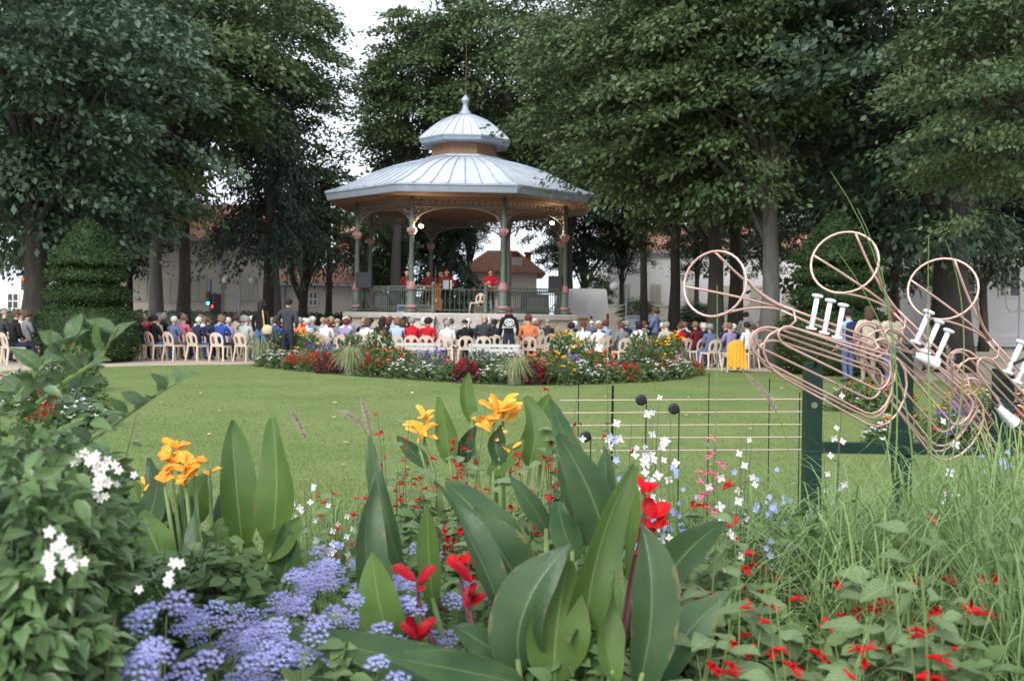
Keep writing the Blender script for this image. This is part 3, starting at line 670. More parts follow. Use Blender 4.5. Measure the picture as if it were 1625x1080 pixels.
def joints_seated(lean=0.0, turn=0.0, arm=0):
    J = dict(pelvis=(0, -.02, .53, (.165, .13)), waist=(0, -.05 + lean * .3, .70, (.155, .115)), chest=(0, -.06 + lean * .7, .93, (.17, .12)), nb=(0, -.04 + lean, 1.09, (.10, .08)), neck=(0, -.015 + lean, 1.15, .055),
             jaw=(0, .015 + lean, 1.205, .07), head=(0, .01 + lean, 1.275, (.088, .098)), top=(0, 0 + lean, 1.345, .05))
    J['face'] = (math.sin(turn), math.cos(turn), 0)
    for s, g in (('L', -1), ('R', 1)):
        J['hip' + s] = (g * .1, .05, .5, .1); J['knee' + s] = (g * .14, .42, .5, .075); J['ankle' + s] = (g * .14, .40, .1, .048); J['toe' + s] = (g * .15, .55, .045, .04)
        J['sh' + s] = (g * .185, -.04 + lean, 1.05, .075)
        if arm == 0: J['elbow' + s] = (g * .25, -.02 + lean, .79, .052); J['wrist' + s] = (g * .13, .22, .66, .034)
        else: J['elbow' + s] = (g * .24, .05 + lean, .80, .052); J['wrist' + s] = (g * -.06, .2 + lean, .84, .034)
    return J
def joints_stand(armL, armR, walk=0.0, turn=0.0):
    J = dict(pelvis=(0, 0, .93, (.165, .125)), waist=(0, .01, 1.09, (.145, .11)), chest=(0, 0, 1.30, (.17, .12)), nb=(0, -.01, 1.45, (.1, .08)), neck=(0, .005, 1.51, .055), jaw=(0, .03, 1.565, .07), head=(0, .025, 1.635, (.088, .098)), top=(0, .015, 1.705, .05))
    J['face'] = (math.sin(turn), math.cos(turn), 0)
    for s, g, arm in (('L', -1, armL), ('R', 1, armR)):
        J['hip' + s] = (g * .095, 0, .86, .1); J['knee' + s] = (g * .11, .03 + g * walk * .5, .49, .068); J['ankle' + s] = (g * .115, -.02 + g * walk, .1, .045); J['toe' + s] = (g * .13, .14 + g * walk, .045, .04)
        J['sh' + s] = (g * .19, 0, 1.41, .075); J['elbow' + s] = (*arm[0], .052); J['wrist' + s] = (*arm[1], .034)
    return J
EDG = [('pelvis', 'waist', T_), ('waist', 'chest', T_), ('chest', 'nb', T_), ('nb', 'neck', S_), ('neck', 'jaw', S_), ('jaw', 'head', S_), ('head', 'top', S_)]
for s in 'LR': EDG += [('pelvis', 'hip' + s, B_), ('hip' + s, 'knee' + s, B_), ('knee' + s, 'ankle' + s, B_), ('ankle' + s, 'toe' + s, F_), ('chest', 'sh' + s, T_), ('sh' + s, 'elbow' + s, T_), ('elbow' + s, 'wrist' + s, T_)]
def down(g, y=0.0): return ((g * .255, -.03 + y, 1.14), (g * .25, .07 + y, .9))
POSE = {}
for i, a in enumerate([(0, 0, 0), (.06, .5, 0), (-.03, -.6, 1), (.03, .2, 1)]): POSE['seat%d' % i] = skin_body('seated_body', joints_seated(*a), EDG)
POSE['stand'] = skin_body('standing_body', joints_stand(down(-1), down(1), .06, .2), EDG)
POSE['pocket'] = skin_body('standing_body', joints_stand(((-.3, -.08, 1.15), (-.2, .06, .97)), ((.3, -.08, 1.15), (.2, .06, .97)), .02, .9), EDG)
POSE['cross'] = skin_body('standing_body', joints_stand(((-.25, .08, 1.16), (.1, .2, 1.2)), ((.25, .08, 1.16), (-.1, .21, 1.17)), .04, .3), EDG)
POSE['play'] = skin_body('standing_body', joints_stand(((-.27, .06, 1.17), (-.05, .26, 1.2)), ((.27, .06, 1.17), (.05, .27, 1.1)), .05, 0), EDG)
POSE['accordion'] = skin_body('standing_body', joints_stand(((-.34, .06, 1.17), (-.27, .26, 1.12)), ((.34, .06, 1.17), (.27, .26, 1.14)), .08, .1), EDG)
POSE['bass'] = skin_body('standing_body', joints_stand(((-.28, .1, 1.3), (-.12, .3, 1.45)), ((.26, .1, 1.15), (.1, .32, 1.08)), .05, .3), EDG)
HAIRM = {}
def hair_mesh(style):
    if style in HAIRM: return HAIRM[style]
    mb = MB()
    low = {'short': -.055, 'bob': -.10, 'long': -.13, 'tail': -.07, 'thin': .0, 'curly': -.08}[style]
    rx = {'curly': .118, 'bob': .112}.get(style, .104)
    mb.ball((0, -.012, .02), (rx, rx * 1.12, .112), 14, 10, keep=lambda p: (p.y < .035 or p.z > .055) and p.z > low + .02 * (p.y > -.02))
    if style in ('long', 'bob'):
        dz = .2 if style == 'long' else .1
        mb.lathe([(.106, .0), (.112, -.06), (.1, -dz * .8), (.06, -dz - .04)], (0, -.035, .0), 14, capt=True, capb=False)
    if style == 'tail': mb.tube([(0, -.1, .02), (0, -.15, -.03), (0, -.13, -.15), (0, -.12, -.24)], [.03, .04, .032, .01], 7)
    if style == 'curly':
        g = random.Random(4)
        for _ in range(34):
            a = g.uniform(0, 6.28); z = g.uniform(-.05, .11); r = .105 * math.sqrt(max(.05, 1 - (z / .13) ** 2)); y = math.sin(a) * r
            if y > .05 and z < .05: continue
            mb.ball((math.cos(a) * r, y - .012, z + .01), .032, 6, 4)
    if style == 'thin': pass
    me = mb.mesh('hair', [mat('hair_base', (.05, .04, .03))], True); HAIRM[style] = me; return me
HAIRC = {'white': (.62, .60, .57), 'grey': (.30, .29, .28), 'black': (.016, .014, .014), 'brown': (.10, .055, .032), 'dark red': (.14, .035, .028), 'blond': (.42, .30, .16), 'light brown': (.22, .13, .075)}
TOPS = {'white': (.74, .73, .72), 'navy': (.025, .03, .07), 'black': (.015, .015, .018), 'royal blue': (.03, .07, .30), 'red': (.48, .015, .03), 'lilac': (.30, .25, .42), 'grey': (.20, .21, .22), 'pale grey green': (.36, .40, .36), 'light blue': (.38, .46, .62), 'orange': (.60, .20, .08), 'beige': (.50, .44, .34), 'dark green': (.03, .07, .045), 'maroon': (.14, .014, .024), 'pink': (.55, .16, .22), 'blue grey': (.12, .15, .27), 'olive': (.25, .27, .17), 'charcoal': (.05, .052, .06)}
def person(pose, loc, rz, top, hair, style, trousers=(.03, .035, .06), label=None, group=None, scale=1.0, skin=None):
    me, h = POSE[pose]; o = ob('person', me, None, loc); o.rotation_euler = (0, 0, rz); o.scale = (scale,) * 3
    sk = skin if skin is not None else rnd.randrange(3)
    ms = [mat('skin%d' % sk, SKIN[sk], .6, spec=.3), cloth(TOPS[top]), cloth(trousers), SHOE, EYE_M, LIP]
    for i, m in enumerate(ms): o.material_slots[i].link = 'OBJECT'; o.material_slots[i].material = m
    if style != 'bald':
        c = ob('hair', hair_mesh(style), o, h)
        if style == 'thin': c.scale = (1, 1, .9)
        J = me.name
        c.material_slots[0].link = 'OBJECT'; c.material_slots[0].material = mat('hair_' + hair.replace(' ', '_'), HAIRC[hair], .75, tuple(v * .65 for v in HAIRC[hair]), 60, .5, 90)
    tag(o, label, 'person', group); return o
# plastic chair with two oval holes in the back
chair_m = mat('beige_plastic', (.58, .47, .385), .45, (.64, .53, .44), 3, objvar=.06, spec=.45)
def chair_parts():
    parts = []
    mb = MB(); mb.box((0, 0, .44), (.42, .42, .03)); mb.box((0, .2, .42), (.42, .04, .05)); mb.box((-.2, 0, .425), (.03, .4, .05)); mb.box((.2, 0, .425), (.03, .4, .05)); parts.append(('seat', mb))
    bm = bmesh.new(); ed = []
    def loop(pts):
        vs = [bm.verts.new((x, 0, z)) for x, z in pts]
        for i in range(len(vs)): ed.append(bm.edges.new((vs[i], vs[(i + 1) % len(vs)])))
    outer = [(-.19, 0), (.19, 0), (.215, .15)] + [(.215 * math.cos(a), .2 + .2 * math.sin(a) ** .8) for a in [math.pi * i / 12 for i in range(1, 12)]] + [(-.215, .15)]
    loop(outer)
    for s in (-1, 1): loop([(s * .1 + .062 * math.cos(a), .185 + .115 * math.sin(a)) for a in [2 * math.pi * i / 14 for i in range(14)]])
    bmesh.ops.triangle_fill(bm, use_beauty=True, use_dissolve=False, edges=ed)
    g = bmesh.ops.extrude_face_region(bm, geom=bm.faces[:]); 
    for e in g['geom']:
        if isinstance(e, bmesh.types.BMVert): e.co.y += .022
    bmesh.ops.recalc_face_normals(bm, faces=bm.faces)
    mb = MB(); bm.verts.index_update()
    mb.add([Vector((v.co.x, v.co.y - .21 - .24 * v.co.z + .5 * v.co.x ** 2, v.co.z + .43)) for v in bm.verts], [tuple(v.index for v in f.verts) for f in bm.faces]); bm.free(); parts.append(('backrest', mb))
    for sx in (-1, 1):
        for sy in (-1, 1):
            mb = MB(); a = Vector((sx * .185, sy * .18, .43)); b = Vector((sx * .225, sy * .235, 0)); mb.tube([b, b.lerp(a, .5), a], [.022, .026, .036], 5); parts.append(('leg', mb))
    return parts
CP = chair_parts(); CM = [(n_, m_.mesh('chair_' + n_, chair_m)) for n_, m_ in CP]
allm = MB()
for n_, m_ in CP: allm.add(m_.v, m_.f)
CHAIR_ONE = allm.mesh('plastic_chair', chair_m)
def chair(loc, rz, label, group='beige plastic audience chairs', full=True):
    if not full:
        o = ob('plastic_chair', CHAIR_ONE, None, loc); o.rotation_euler = (0, 0, rz); return tag(o, label, 'chair', group)
    t = thing('plastic_chair', label, 'chair', loc, rz, group)
    for n_, m_ in CM: ob(n_, m_, t)
    return t
JEAN = (.09, .15, .30)
row0 = [(224, 'navy', 'brown', 'short'), (247, 'black', 'black', 'short'), (277, 'blue grey', 'white', 'short'), (314, 'navy', 'white', 'short'), (351, 'royal blue', 'light brown', 'curly'), (389, 'pale grey green', 'grey', 'short'), (437, 'royal blue', 'brown', 'short'),
        (517, 'white', 'light brown', 'short'), (548, 'lilac', 'dark red', 'curly'), (582, 'white', 'brown', 'bob'), (606, 'black', 'black', 'long'), (630, 'light blue', 'light brown', 'bob'), (653, 'red', 'grey', 'short'), (679, 'red', 'black', 'curly'), (709, 'white', 'grey', 'short'), (737, 'black', 'black', 'thin'),
        (768, 'charcoal', 'grey', 'bald'), (906, 'olive', 'black', 'curly'), (926, 'white', 'dark red', 'tail'), (949, 'white', 'light brown', 'short'), (986, 'grey', 'brown', 'short'), (1013, 'white', 'black', 'bob'), (1056, 'beige', 'grey', 'short'), (1127, 'blue grey', 'grey', 'curly'), (1158, 'lilac', 'light brown', 'short'), (1187, 'white', 'black', 'short')]
rows = [(27.0, row0)]
tops = ['white', 'white', 'navy', 'black', 'light blue', 'red', 'maroon', 'beige', 'grey', 'charcoal', 'blue grey', 'pink', 'dark green', 'lilac', 'black', 'navy', 'pale grey green', 'beige', 'grey', 'white']
hairs = ['white', 'white', 'grey', 'grey', 'black', 'brown', 'brown', 'dark red', 'blond', 'light brown']
styles = ['short', 'short', 'short', 'curly', 'bob', 'thin', 'short', 'bob', 'tail']
extra = {1: [(238, 'red', 'black', 'short'), (487, 'light blue', 'white', 'short'), (474, 'orange', 'grey', 'short'), (1080, 'red', 'brown', 'short'), (1105, 'maroon', 'light brown', 'short')]}
for ri, Yr in enumerate((28.1, 29.2, 30.4, 31.6, 32.8), 1):
    L = list(extra.get(ri, [])); taken = [e[0] for e in L]; step = .62 / Yr * 1500
    x = 218 + ri * 9 % 17
    while x < 1205:
        p = .8 if x < 560 or x > 960 else .62
        if ri == 5 and 640 < x < 840: p = 0
        if ri >= 2 and 870 < x < 1010: p = .2
        if rnd.random() < p and all(abs(x - q) > step * .85 for q in taken): L.append((x, rnd.choice(tops), rnd.choice(hairs), rnd.choice(styles)))
        x += step * rnd.uniform(.97, 1.12)
    rows.append((Yr, L))
ROWN = ['back row', 'second row from back', 'third row from back', 'fourth row from back', 'fifth row from back', 'front row']
for ri, (Yr, L) in enumerate(rows):
    L = sorted(L)
    for i, (px_, top, hair, style) in enumerate(L):
        yj = Yr + rnd.uniform(-.12, .12); x = GX(px_, yj); rz = math.atan2(-(BX - x), 38 - yj) * .8 + rnd.uniform(-.15, .15)
        hn = 'bald head' if style == 'bald' else hair + ' hair'
        tn = top + ' top'
        pose = 'seat%d' % rnd.randrange(4); sc = rnd.uniform(.89, .96) * (1.14 if (ri == 0 and px_ == 768) else 1)
        person(pose, (x, yj, 0), rz, top, hair, style, rnd.choice([(.03, .035, .06), JEAN, (.12, .11, .1), (.05, .05, .05)]), 'person, %s, %s, %s from left, %s' % (hn, tn, ordw(i), ROWN[ri]), 'seated audience', sc)
        chair((x, yj - .02, 0), rz, 'beige plastic chair under the %s sitter from left, %s' % (ordw(i), ROWN[ri]), full=ri < 2)
e0 = chair((GX(455, 26.8), 26.7, 0), .2, 'empty beige plastic chair behind the standing couple')
# people at the far left, nearer, turned towards the stage
for i, (px_, Y_, top, hair, style) in enumerate([(-12, 24.6, 'black', 'grey', 'short'), (22, 24.0, 'black', 'brown', 'short'), (46, 25.2, 'grey', 'brown', 'curly'), (5, 26.0, 'charcoal', 'grey', 'thin'), (64, 26.4, 'charcoal', 'black', 'short'), (30, 27.2, 'beige', 'light brown', 'short')]):
    x = GX(px_, Y_); person('seat%d' % (i % 4), (x, Y_, 0), -.75, top, hair, style, label='%s haired person in %s top, %s of the sitters left of the clipped yew' % (hair, top, ordw(i)), group='seated audience')
    chair((x, Y_ - .02, 0), -.75, 'beige plastic chair under the %s of the sitters left of the yew' % ordw(i), full=i < 3)
# standing people
person('stand', (GX(414, 25.2), 25.2, 0), -.35, 'black', 'black', 'long', JEAN, 'person standing in black top and jeans with a shoulder bag', scale=1.0)
bag_m = mat('bag_cloth', (.45, .38, .22), .9, (.55, .47, .30), 12, .4, 30); strap_m = mat('orange_strap', (.62, .33, .12), .7)
p = Vector((GX(424, 25.05), 25.02, .98)); t = thing('shoulder_bag', 'cream shoulder bag with orange strap hanging behind the standing person in jeans', 'bag', p)
mb = MB(); mb.lathe([(.03, -.17), (.15, -.15), (.17, -.02), (.12, .1), (.05, .13)], n=12); b_ = mb.build('bag_body', bag_m, t, True); b_.scale = (.85, .45, .85)
mb = MB(); mb.tube([(-.08, 0, .08), (-.1, -.02, .3), (-.14, .04, .47), (-.17, .16, .5)], .02, 5); mb.build('strap', strap_m, t)
person('pocket', (GX(456, 25.3), 25.3, 0), -.2, 'charcoal', 'black', 'short', (.03, .035, .06), 'person standing in dark grey jacket beside the one with the bag', scale=1.03)
hood = person('stand', (GX(807, 26.4), 26.3, 0), .05, 'black', 'brown', 'short', (.03, .035, .06), 'person standing in black hoodie with white print on the back', scale=.95)
def text_mesh(s, size):
    c = bpy.data.curves.new('txt', 'FONT'); c.body = s; c.size = size; c.align_x = 'CENTER'; c.extrude = .002; o = bpy.data.objects.new('txt', c); COL.objects.link(o)
    me = bpy.data.meshes.new_from_object(o.evaluated_get(bpy.context.evaluated_depsgraph_get())); bpy.data.objects.remove(o); return me
print_m = mat('white_print', (.75, .75, .75), .8)
me = text_mesh('APOCAL', .085); me.materials.clear(); me.materials.append(print_m)
pr = ob('back_print', me, hood, M=Matrix.Translation((0, -.20, 1.13)) @ Matrix.Rotation(R(90), 4, 'X'))
mb = MB()
for r_ in (.12, .1):
    mb.tube([(r_ * 1.15 * math.cos(a), -.19 - .012 * math.cos(a * 2), 1.3 + r_ * .85 * math.sin(a)) for a in [2 * math.pi * i / 18 for i in range(18)]], .008, 4, closed=True)
for s in (-1, 1):
    mb.tube([(s * .015, -.2, 1.38), (s * .05, -.2, 1.31), (s * .02, -.2, 1.27), (s * .07, -.2, 1.22)], .012, 4); mb.tube([(s * .09, -.195, 1.33), (s * .05, -.2, 1.27), (s * .085, -.195, 1.23)], .008, 4)
mb.tube([(0, -.2, 1.39), (0, -.2, 1.22)], .009, 4); mb.build('back_emblem', print_m, hood)
hd = MB(); hd.lathe([(.12, 1.42), (.14, 1.46), (.12, 1.52), (.07, 1.54)], (0, -.04, 0), 12, capb=False, capt=False); hd.build('hood', cloth(TOPS['black']), hood, True)
person('cross', (GX(1040, 28), 28.0, 0), 1.1, 'blue grey', 'brown', 'curly', (.03, .035, .08), 'person standing in blue jacket with folded arms near the white van', scale=.98)
person('seat1', (GX(838, 27.3), 27.3, 0), .1, 'orange', 'dark red', 'short', label='dark red haired person in orange top just right of the hoodie wearer', group='seated audience', scale=1.05)
chair((GX(838, 27.3), 27.28, 0), .1, 'beige plastic chair under the sitter right of the hoodie wearer')
person('stand', (GX(1183, 30), 30, 0), -.6, 'grey', 'black', 'short', label='person in pale grey top standing beside the pale tree trunk', scale=.93)
person('stand', (GX(1346, 21.5), 21.5, 0), .3, 'light blue', 'black', 'short', JEAN, label='person in light blue top and jeans seen behind the first trumpet valves', scale=.97)
person('pocket', (GX(1378, 21), 21.0, 0), -.1, 'beige', 'brown', 'long', (.3, .26, .2), label='person in beige coat with brown hair behind the first trumpet', scale=1.0)
person('stand', (GX(1414, 20.6), 20.6, 0), .25, 'beige', 'dark red', 'long', JEAN, label='person in beige coat with reddish hair behind the second trumpet', scale=.99)
p = Vector((GX(1346, 21.5) + .02, 21.28, 1.2)); t = thing('backpack', 'dark backpack with cyan edge on the person behind the trumpets', 'backpack', p)
mb = MB(); mb.lathe([(.1, -.2), (.16, -.18), (.17, .05), (.13, .18), (.05, .21)], n=12); b_ = mb.build('pack_body', cloth(TOPS['navy']), t, True); b_.scale = (1, .55, 1)
mb = MB(); mb.tube([(.13, .02, -.15), (.165, .02, 0), (.13, .06, .17)], .02, 5); mb.tube([(-.13, .02, -.15), (-.165, .02, 0), (-.13, .06, .17)], .02, 5); mb.build('straps', mat('cyan_trim', (.1, .5, .62), .6), t)
# yellow cloth hung over a chair
yc = chair((GX(1163, 25.3), 25.3, 0), .1, 'beige plastic chair draped with a yellow cloth at the right')
mb = MB(); vs = []; fs = []; nx, nz = 22, 12
for j in range(nz + 1):
    for i in range(nx + 1):
        u = i / nx * 2 - 1; f = j / nz; w_ = .25 + .03 * f; zt = .86 - .16 * abs(u) ** 3
        z = zt - f * (zt - .12 - .04 * math.sin(u * 7)); vs.append((u * w_, -.34 - .03 * f + .022 * math.sin(u * 17 + f * 2) * (.3 + f) + .1 * (1 - f) * abs(u) ** 2, z))
for j in range(nz):
    for i in range(nx): k = j * (nx + 1) + i; fs.append((k, k + 1, k + nx + 2, k + nx + 1))
k0 = len(vs)
for i in range(nx + 1): u = i / nx * 2 - 1; vs.append((u * .24, -.24 + .1 * u * u, .55)); 
for i in range(nx): fs.append((i + 1, i, k0 + i, k0 + i + 1))
mb.add(vs, fs); o = mb.build('draped_cloth', mat('yellow_cloth', (.72, .36, .04), .9, (.62, .29, .03), 6), None, True, (GX(1163, 25.3), 25.3, 0)); o.rotation_euler = (0, 0, .1); tag(o, 'mustard yellow cloth hanging over the back of a plastic chair', 'cloth')
# white benches behind the far flower bed
bench_m = mat('white_steel', (.42, .43, .42), .5, (.5, .5, .48), 8)
for i, (pa, pb, Y_) in enumerate(((585, 696, 25.4), (744, 826, 25.2), (868, 936, 25.6))):
    x0, x1 = GX(pa, Y_), GX(pb, Y_); t = thing('white_bench', ['long white slatted bench behind the left half of the far flower bed', 'white slatted bench below the hoodie wearer', 'short white bench behind the right half of the far flower bed'][i], 'bench', ((x0 + x1) / 2, Y_, 0), 0, 'white park benches'); w_ = x1 - x0
    for z, y in ((.62, -.2), (.5, -.18), (.40, -.05), (.40, .08), (.40, .21)):
        mb = MB(); mb.box((0, y, z), (w_, .03 if z > .45 else .1, .085 if z > .45 else .03)); mb.build('slat', bench_m, t)
    for sx in (-1, 1):
        mb = MB(); mb.tube([(sx * w_ * .46, -.24, 0), (sx * w_ * .46, -.2, .4), (sx * w_ * .46, -.23, .68)], .02, 5); mb.tube([(sx * w_ * .46, .25, 0), (sx * w_ * .46, .2, .38), (sx * w_ * .46, -.2, .38)], .02, 5); mb.build('leg_frame', bench_m, t)

# ------------------------------------------------------------------ musicians on stage
def at_stage(px_, Y_): return (GX(px_, Y_, 490), Y_, ZP + .001)
PI = math.pi
DKT = (.012, .012, .016)
person('play', at_stage(645, 38.4), PI + .3, 'maroon', 'black', 'short', DKT, 'musician in dark red top playing at the left of the stage', scale=1.0)
person('stand', at_stage(679, 39.2), PI - .2, 'maroon', 'black', 'short', DKT, 'musician in dark red shirt standing left of the double bass', scale=1.0)
person('bass', at_stage(698, 39.9), PI + .25, 'maroon', 'brown', 'short', DKT, 'double bass player half hidden behind the accordionist', scale=1.02)
person('accordion', at_stage(708, 37.9), PI + .1, 'maroon', 'brown', 'short', DKT, 'accordion player in dark trousers at the centre of the stage', scale=1.0)
person('play', at_stage(778, 37.9), PI - .15, 'red', 'brown', 'short', DKT, 'wind player in bright red shirt at the right of the stage', scale=1.02)
x, y, z = at_stage(708, 37.9)
t = thing('accordion', 'black accordion with pale bellows held by the central musician', 'accordion', (x, y - .3, z + 1.13), .1)
for sx in (-1, 1):
    mb = MB(); mb.box((sx * .17, 0, 0), (.1, .2, .38)); c_ = mb.build('casing', black, t)
    if sx > 0:
        mb = MB()
        for q in range(12): mb.box((sx * .17 + .03, -.104, -.16 + q * .029), (.05, .02, .02))
        mb.build('keys', mat('ivory_key', (.7, .68, .62), .4), t)
mb = MB()
for q in range(9): mb.box((-.105 + q * .026, 0, 0), (.016, .19 if q % 2 else .15, .36 if q % 2 else .32))
mb.build('bellows', mat('bellows', (.42, .45, .5), .6), t)
def bass_outline():
    half = [(0, 0), (.22, .01), (.32, .12), (.34, .3), (.25, .48), (.21, .58), (.24, .7), (.27, .84), (.22, .98), (.1, 1.07), (.04, 1.12)]
    return half + [(-a_, b_) for a_, b_ in half[::-1] if a_ > 0]
x, y, z = at_stage(690, 39.3)
t = thing('double_bass', 'brown double bass between two musicians on the stage', 'double bass', (x, y, z + .1), .2); out = bass_outline(); n_ = len(out)
mb = MB(); mb.add([(a_, -.1, b_) for a_, b_ in out] + [(a_, .1, b_) for a_, b_ in out], [tuple(range(n_)), tuple(range(2 * n_ - 1, n_ - 1, -1))] + [(i, i + n_, (i + 1) % n_ + n_, (i + 1) % n_) for i in range(n_)]); wd_ = mat('bass_wood', (.20, .07, .025), .35, (.28, .11, .04), 5)
mb.build('bass_body', wd_, t); mb = MB(); mb.tube([(0, -.08, 1.05), (0, -.06, 1.75), (0, -.04, 1.85), (0, .02, 1.88)], [.035, .025, .03, .02], 6); mb.build('neck', dark_m, t)
mb = MB(); mb.box((0, -.14, .42), (.16, .02, .14)); mb.tube([(0, -.16, .12), (0, -.17, .48), (0, -.1, 1.7)], .006, 3); mb.build('bridge', mat('bass_bridge', (.5, .36, .2), .6), t); mb = MB(); mb.tube([(0, 0, -.1), (0, 0, .02)], .01, 5); mb.build('endpin', dark_m, t)
for i, (px_, Y_, dx, L_, m_) in enumerate(((645, 38.4, .06, .5, mat('brass', (.6, .4, .12), .3, metal=.9)), (778, 37.9, -.05, .62, black))):
    x, y, z = at_stage(px_, Y_); t = thing('wind_instrument', ['brass wind instrument held by the musician at the stage left', 'dark clarinet held by the red shirted player'][i], 'instrument', (x, y - .28, z + 1.16))
    mb = MB(); mb.tube([(0, .1, .33), (dx * .5, .02, .1), (dx, -.05, -.2), (dx * 1.2, -.07, -.3)], [.012, .016, .02, .05], 8); mb.build('tube', m_, t)
    mb = MB()
    for q in range(4): mb.ball((dx * .6, -.01 - .01 * q, .08 - q * .07), .014, 5, 3)
    mb.build('keys', mat('silver', (.6, .6, .6), .3, metal=.9), t)
for i, (px_, py0, py1, w_, Y_) in enumerate(((578, 432, 457, .62, 37.5), (881, 438, 462, .55, 38.3))):
    p0, p1 = P(px_, py1, Y_), P(px_, py0, Y_); h_ = p1.z - p0.z; t = thing('loudspeaker', ['black loudspeaker on a stand at the left side of the stage', 'black loudspeaker on a stand at the right side of the stage'][i], 'loudspeaker', (p0.x, Y_, ZP), 0, 'stage loudspeakers'); b0 = p0.z - ZP
    mb = MB(); mb.box((0, 0, b0 + h_ / 2), (w_, .45, h_)); cb = mb.build('cabinet', black, t)
    mb = MB(); mb.box((0, -.232, b0 + h_ / 2), (w_ - .06, .02, h_ - .06)); mb.build('grille', mat('grille', (.03, .032, .04), .7, bump=.5, bscale=200), cb)
    mb = MB(); mb.tube([(0, 0, .02), (0, 0, b0 + .05)], .03, 6); mb.build('pole', dark_m, t)
    for q in range(3): a_ = q * 2.1 + .4; mb = MB(); mb.tube([(0, 0, .45), (.4 * math.cos(a_), .4 * math.sin(a_), .01)], .018, 5); mb.build('leg', dark_m, t)
x, y, z = at_stage(757, 38.2); sc_ = chair((x, y, z), 2.6, 'beige plastic chair on the stage beside the red shirted player', None); 
for i, (px_, Y_, d, m_, lb) in enumerate(((639, 37.0, (.42, .3, .3), mat('blue_crate', (.25, .36, .6), .6), 'pale blue crate on the stage floor'), (606, 37.4, (.6, .4, .75), black, 'tall black amplifier behind the left stage railing'), (672, 37.2, (.6, .4, .32), mat('grey_case', (.16, .16, .16), .7), 'grey floor monitor near the double bass'), (852, 38.6, (1.0, .6, .8), black, 'black equipment case behind the right stage railing'), (620, 37.9, (.5, .35, .35), dark_m, 'small dark floor monitor at the stage left'), (763, 37.3, (.5, .35, .3), mat('brown_case', (.18, .12, .08), .7), 'brown instrument case at the foot of the red shirted player'))):
    x, y, z = at_stage(px_, Y_); t = thing('equipment_case', lb, 'equipment', (x, y, z)); mb = MB(); mb.box((0, 0, d[2] / 2), d, 0, None, .93); mb.build('shell', m_, t)
    mb = MB(); mb.box((0, -d[1] / 2 - .005, d[2] * .55), (d[0] * .8, .02, d[2] * .6)); mb.build('front_panel', mat('panel_dark', (.05, .05, .055), .6), t)
    mb = MB(); mb.tube([(-d[0] * .2, 0, d[2]), (-d[0] * .18, 0, d[2] + .05), (d[0] * .18, 0, d[2] + .05), (d[0] * .2, 0, d[2])], .012, 4); mb.build('handle', dark_m, t)

# ------------------------------------------------------------------ vehicles and street furniture
van_m = mat('van_white', (.82, .83, .85), .35, (.78, .79, .81), 2, spec=.5); seam_m = mat('seam_dark', (.2, .2, .21), .7); rubber = mat('rubber', (.02, .02, .02), .8); red_l = mat('tail_red', (.45, .02, .02), .3); tyre_m = rubber
Yv = 47; xv = GX(935, Yv, 500); t = thing('white_van', 'white high roof van parked rear on right of the bandstand', 'van', (xv, Yv, 0), .06)
W2, H, Lv = .98, 2.62, 5.2
H = 2.75
prof = [(-W2 * .97, .42), (-W2, .9), (-W2 * .985, 1.5), (-W2 * .93, 2.25), (-W2 * .88, H - .1), (-W2 * .8, H), (W2 * .8, H), (W2 * .88, H - .1), (W2 * .93, 2.25), (W2 * .985, 1.5), (W2, .9), (W2 * .97, .42)]
secs = [(0, 1, 0), (.12, 1, 0), (3.6, 1, 0), (4.3, .97, -.55), (5.0, .94, -1.25), (5.25, .9, -1.5)]
vs = []; fs = []; k = len(prof)
for y, s, dz in secs:
    for x_, z_ in prof: vs.append((x_ * s, y, z_ if z_ < 1.0 else max(1.0, z_ + dz * (z_ - 1.0) / (H - 1.0))))
for i in range(len(secs) - 1):
    for j in range(k): fs.append((i * k + j, (i + 1) * k + j, (i + 1) * k + (j + 1) % k, i * k + (j + 1) % k))
fs.append(tuple(range(k))); fs.append(tuple((len(secs) - 1) * k + j for j in range(k - 1, -1, -1)))
mb = MB(); mb.add(vs, fs); mb.build('van_body', van_m, t)
for sx in (-1, 1):
    mb = MB(); mb.box((sx * .44, -.03, 1.5), (.85, .06, 2.0), 0, None, .93); d_ = mb.build('rear_door', van_m, t)
    mb = MB(); mb.box((sx * .455, -.05, 1.85), (.66, .03, .62), 0, None, .95); mb.build('door_panel', mat('van_panel', (.72, .73, .76), .4), d_)
    mb = MB(); mb.box((sx * .93, -.03, 1.22), (.11, .08, .62)); mb.build('tail_light', red_l, t)
    mb = MB(); mb.lathe([(.2, -.1), (.33, -.1), (.34, 0), (.33, .1), (.2, .1)], n=18, capb=True, capt=True)
    for yw in (1.0, 4.2):
        w_ = mb.build('wheel', tyre_m, t, True); w_.location = (sx * .86, yw, .34); w_.rotation_euler = (0, R(90), 0)
        hb = MB(); hb.lathe([(.18, -.11), (.2, .11)], n=12); h_ = hb.build('rim', mat('steel_rim', (.35, .35, .36), .4, metal=.7), w_)
mb = MB(); mb.box((0, -.06, .5), (1.94, .14, .22)); mb.build('bumper', mat('grey_plastic', (.13, .13, .14), .7), t)
mb = MB(); mb.box((-.3, -.07, 1.22), (.52, .03, .14)); pl_ = mb.build('number_plate', mat('plate_yellow', (.7, .5, .06), .5), t)
mb = MB()
for q in range(7): mb.box((-.5 + q * .066, -.09, 1.22), (.035, .012, .07))
mb.build('plate_marks', mat('plate_mark', (.12, .09, .03), .6), pl_)
mb = MB(); mb.box((.1, -.07, 1.32), (.1, .05, .12)); mb.build('door_handle', rubber, t)
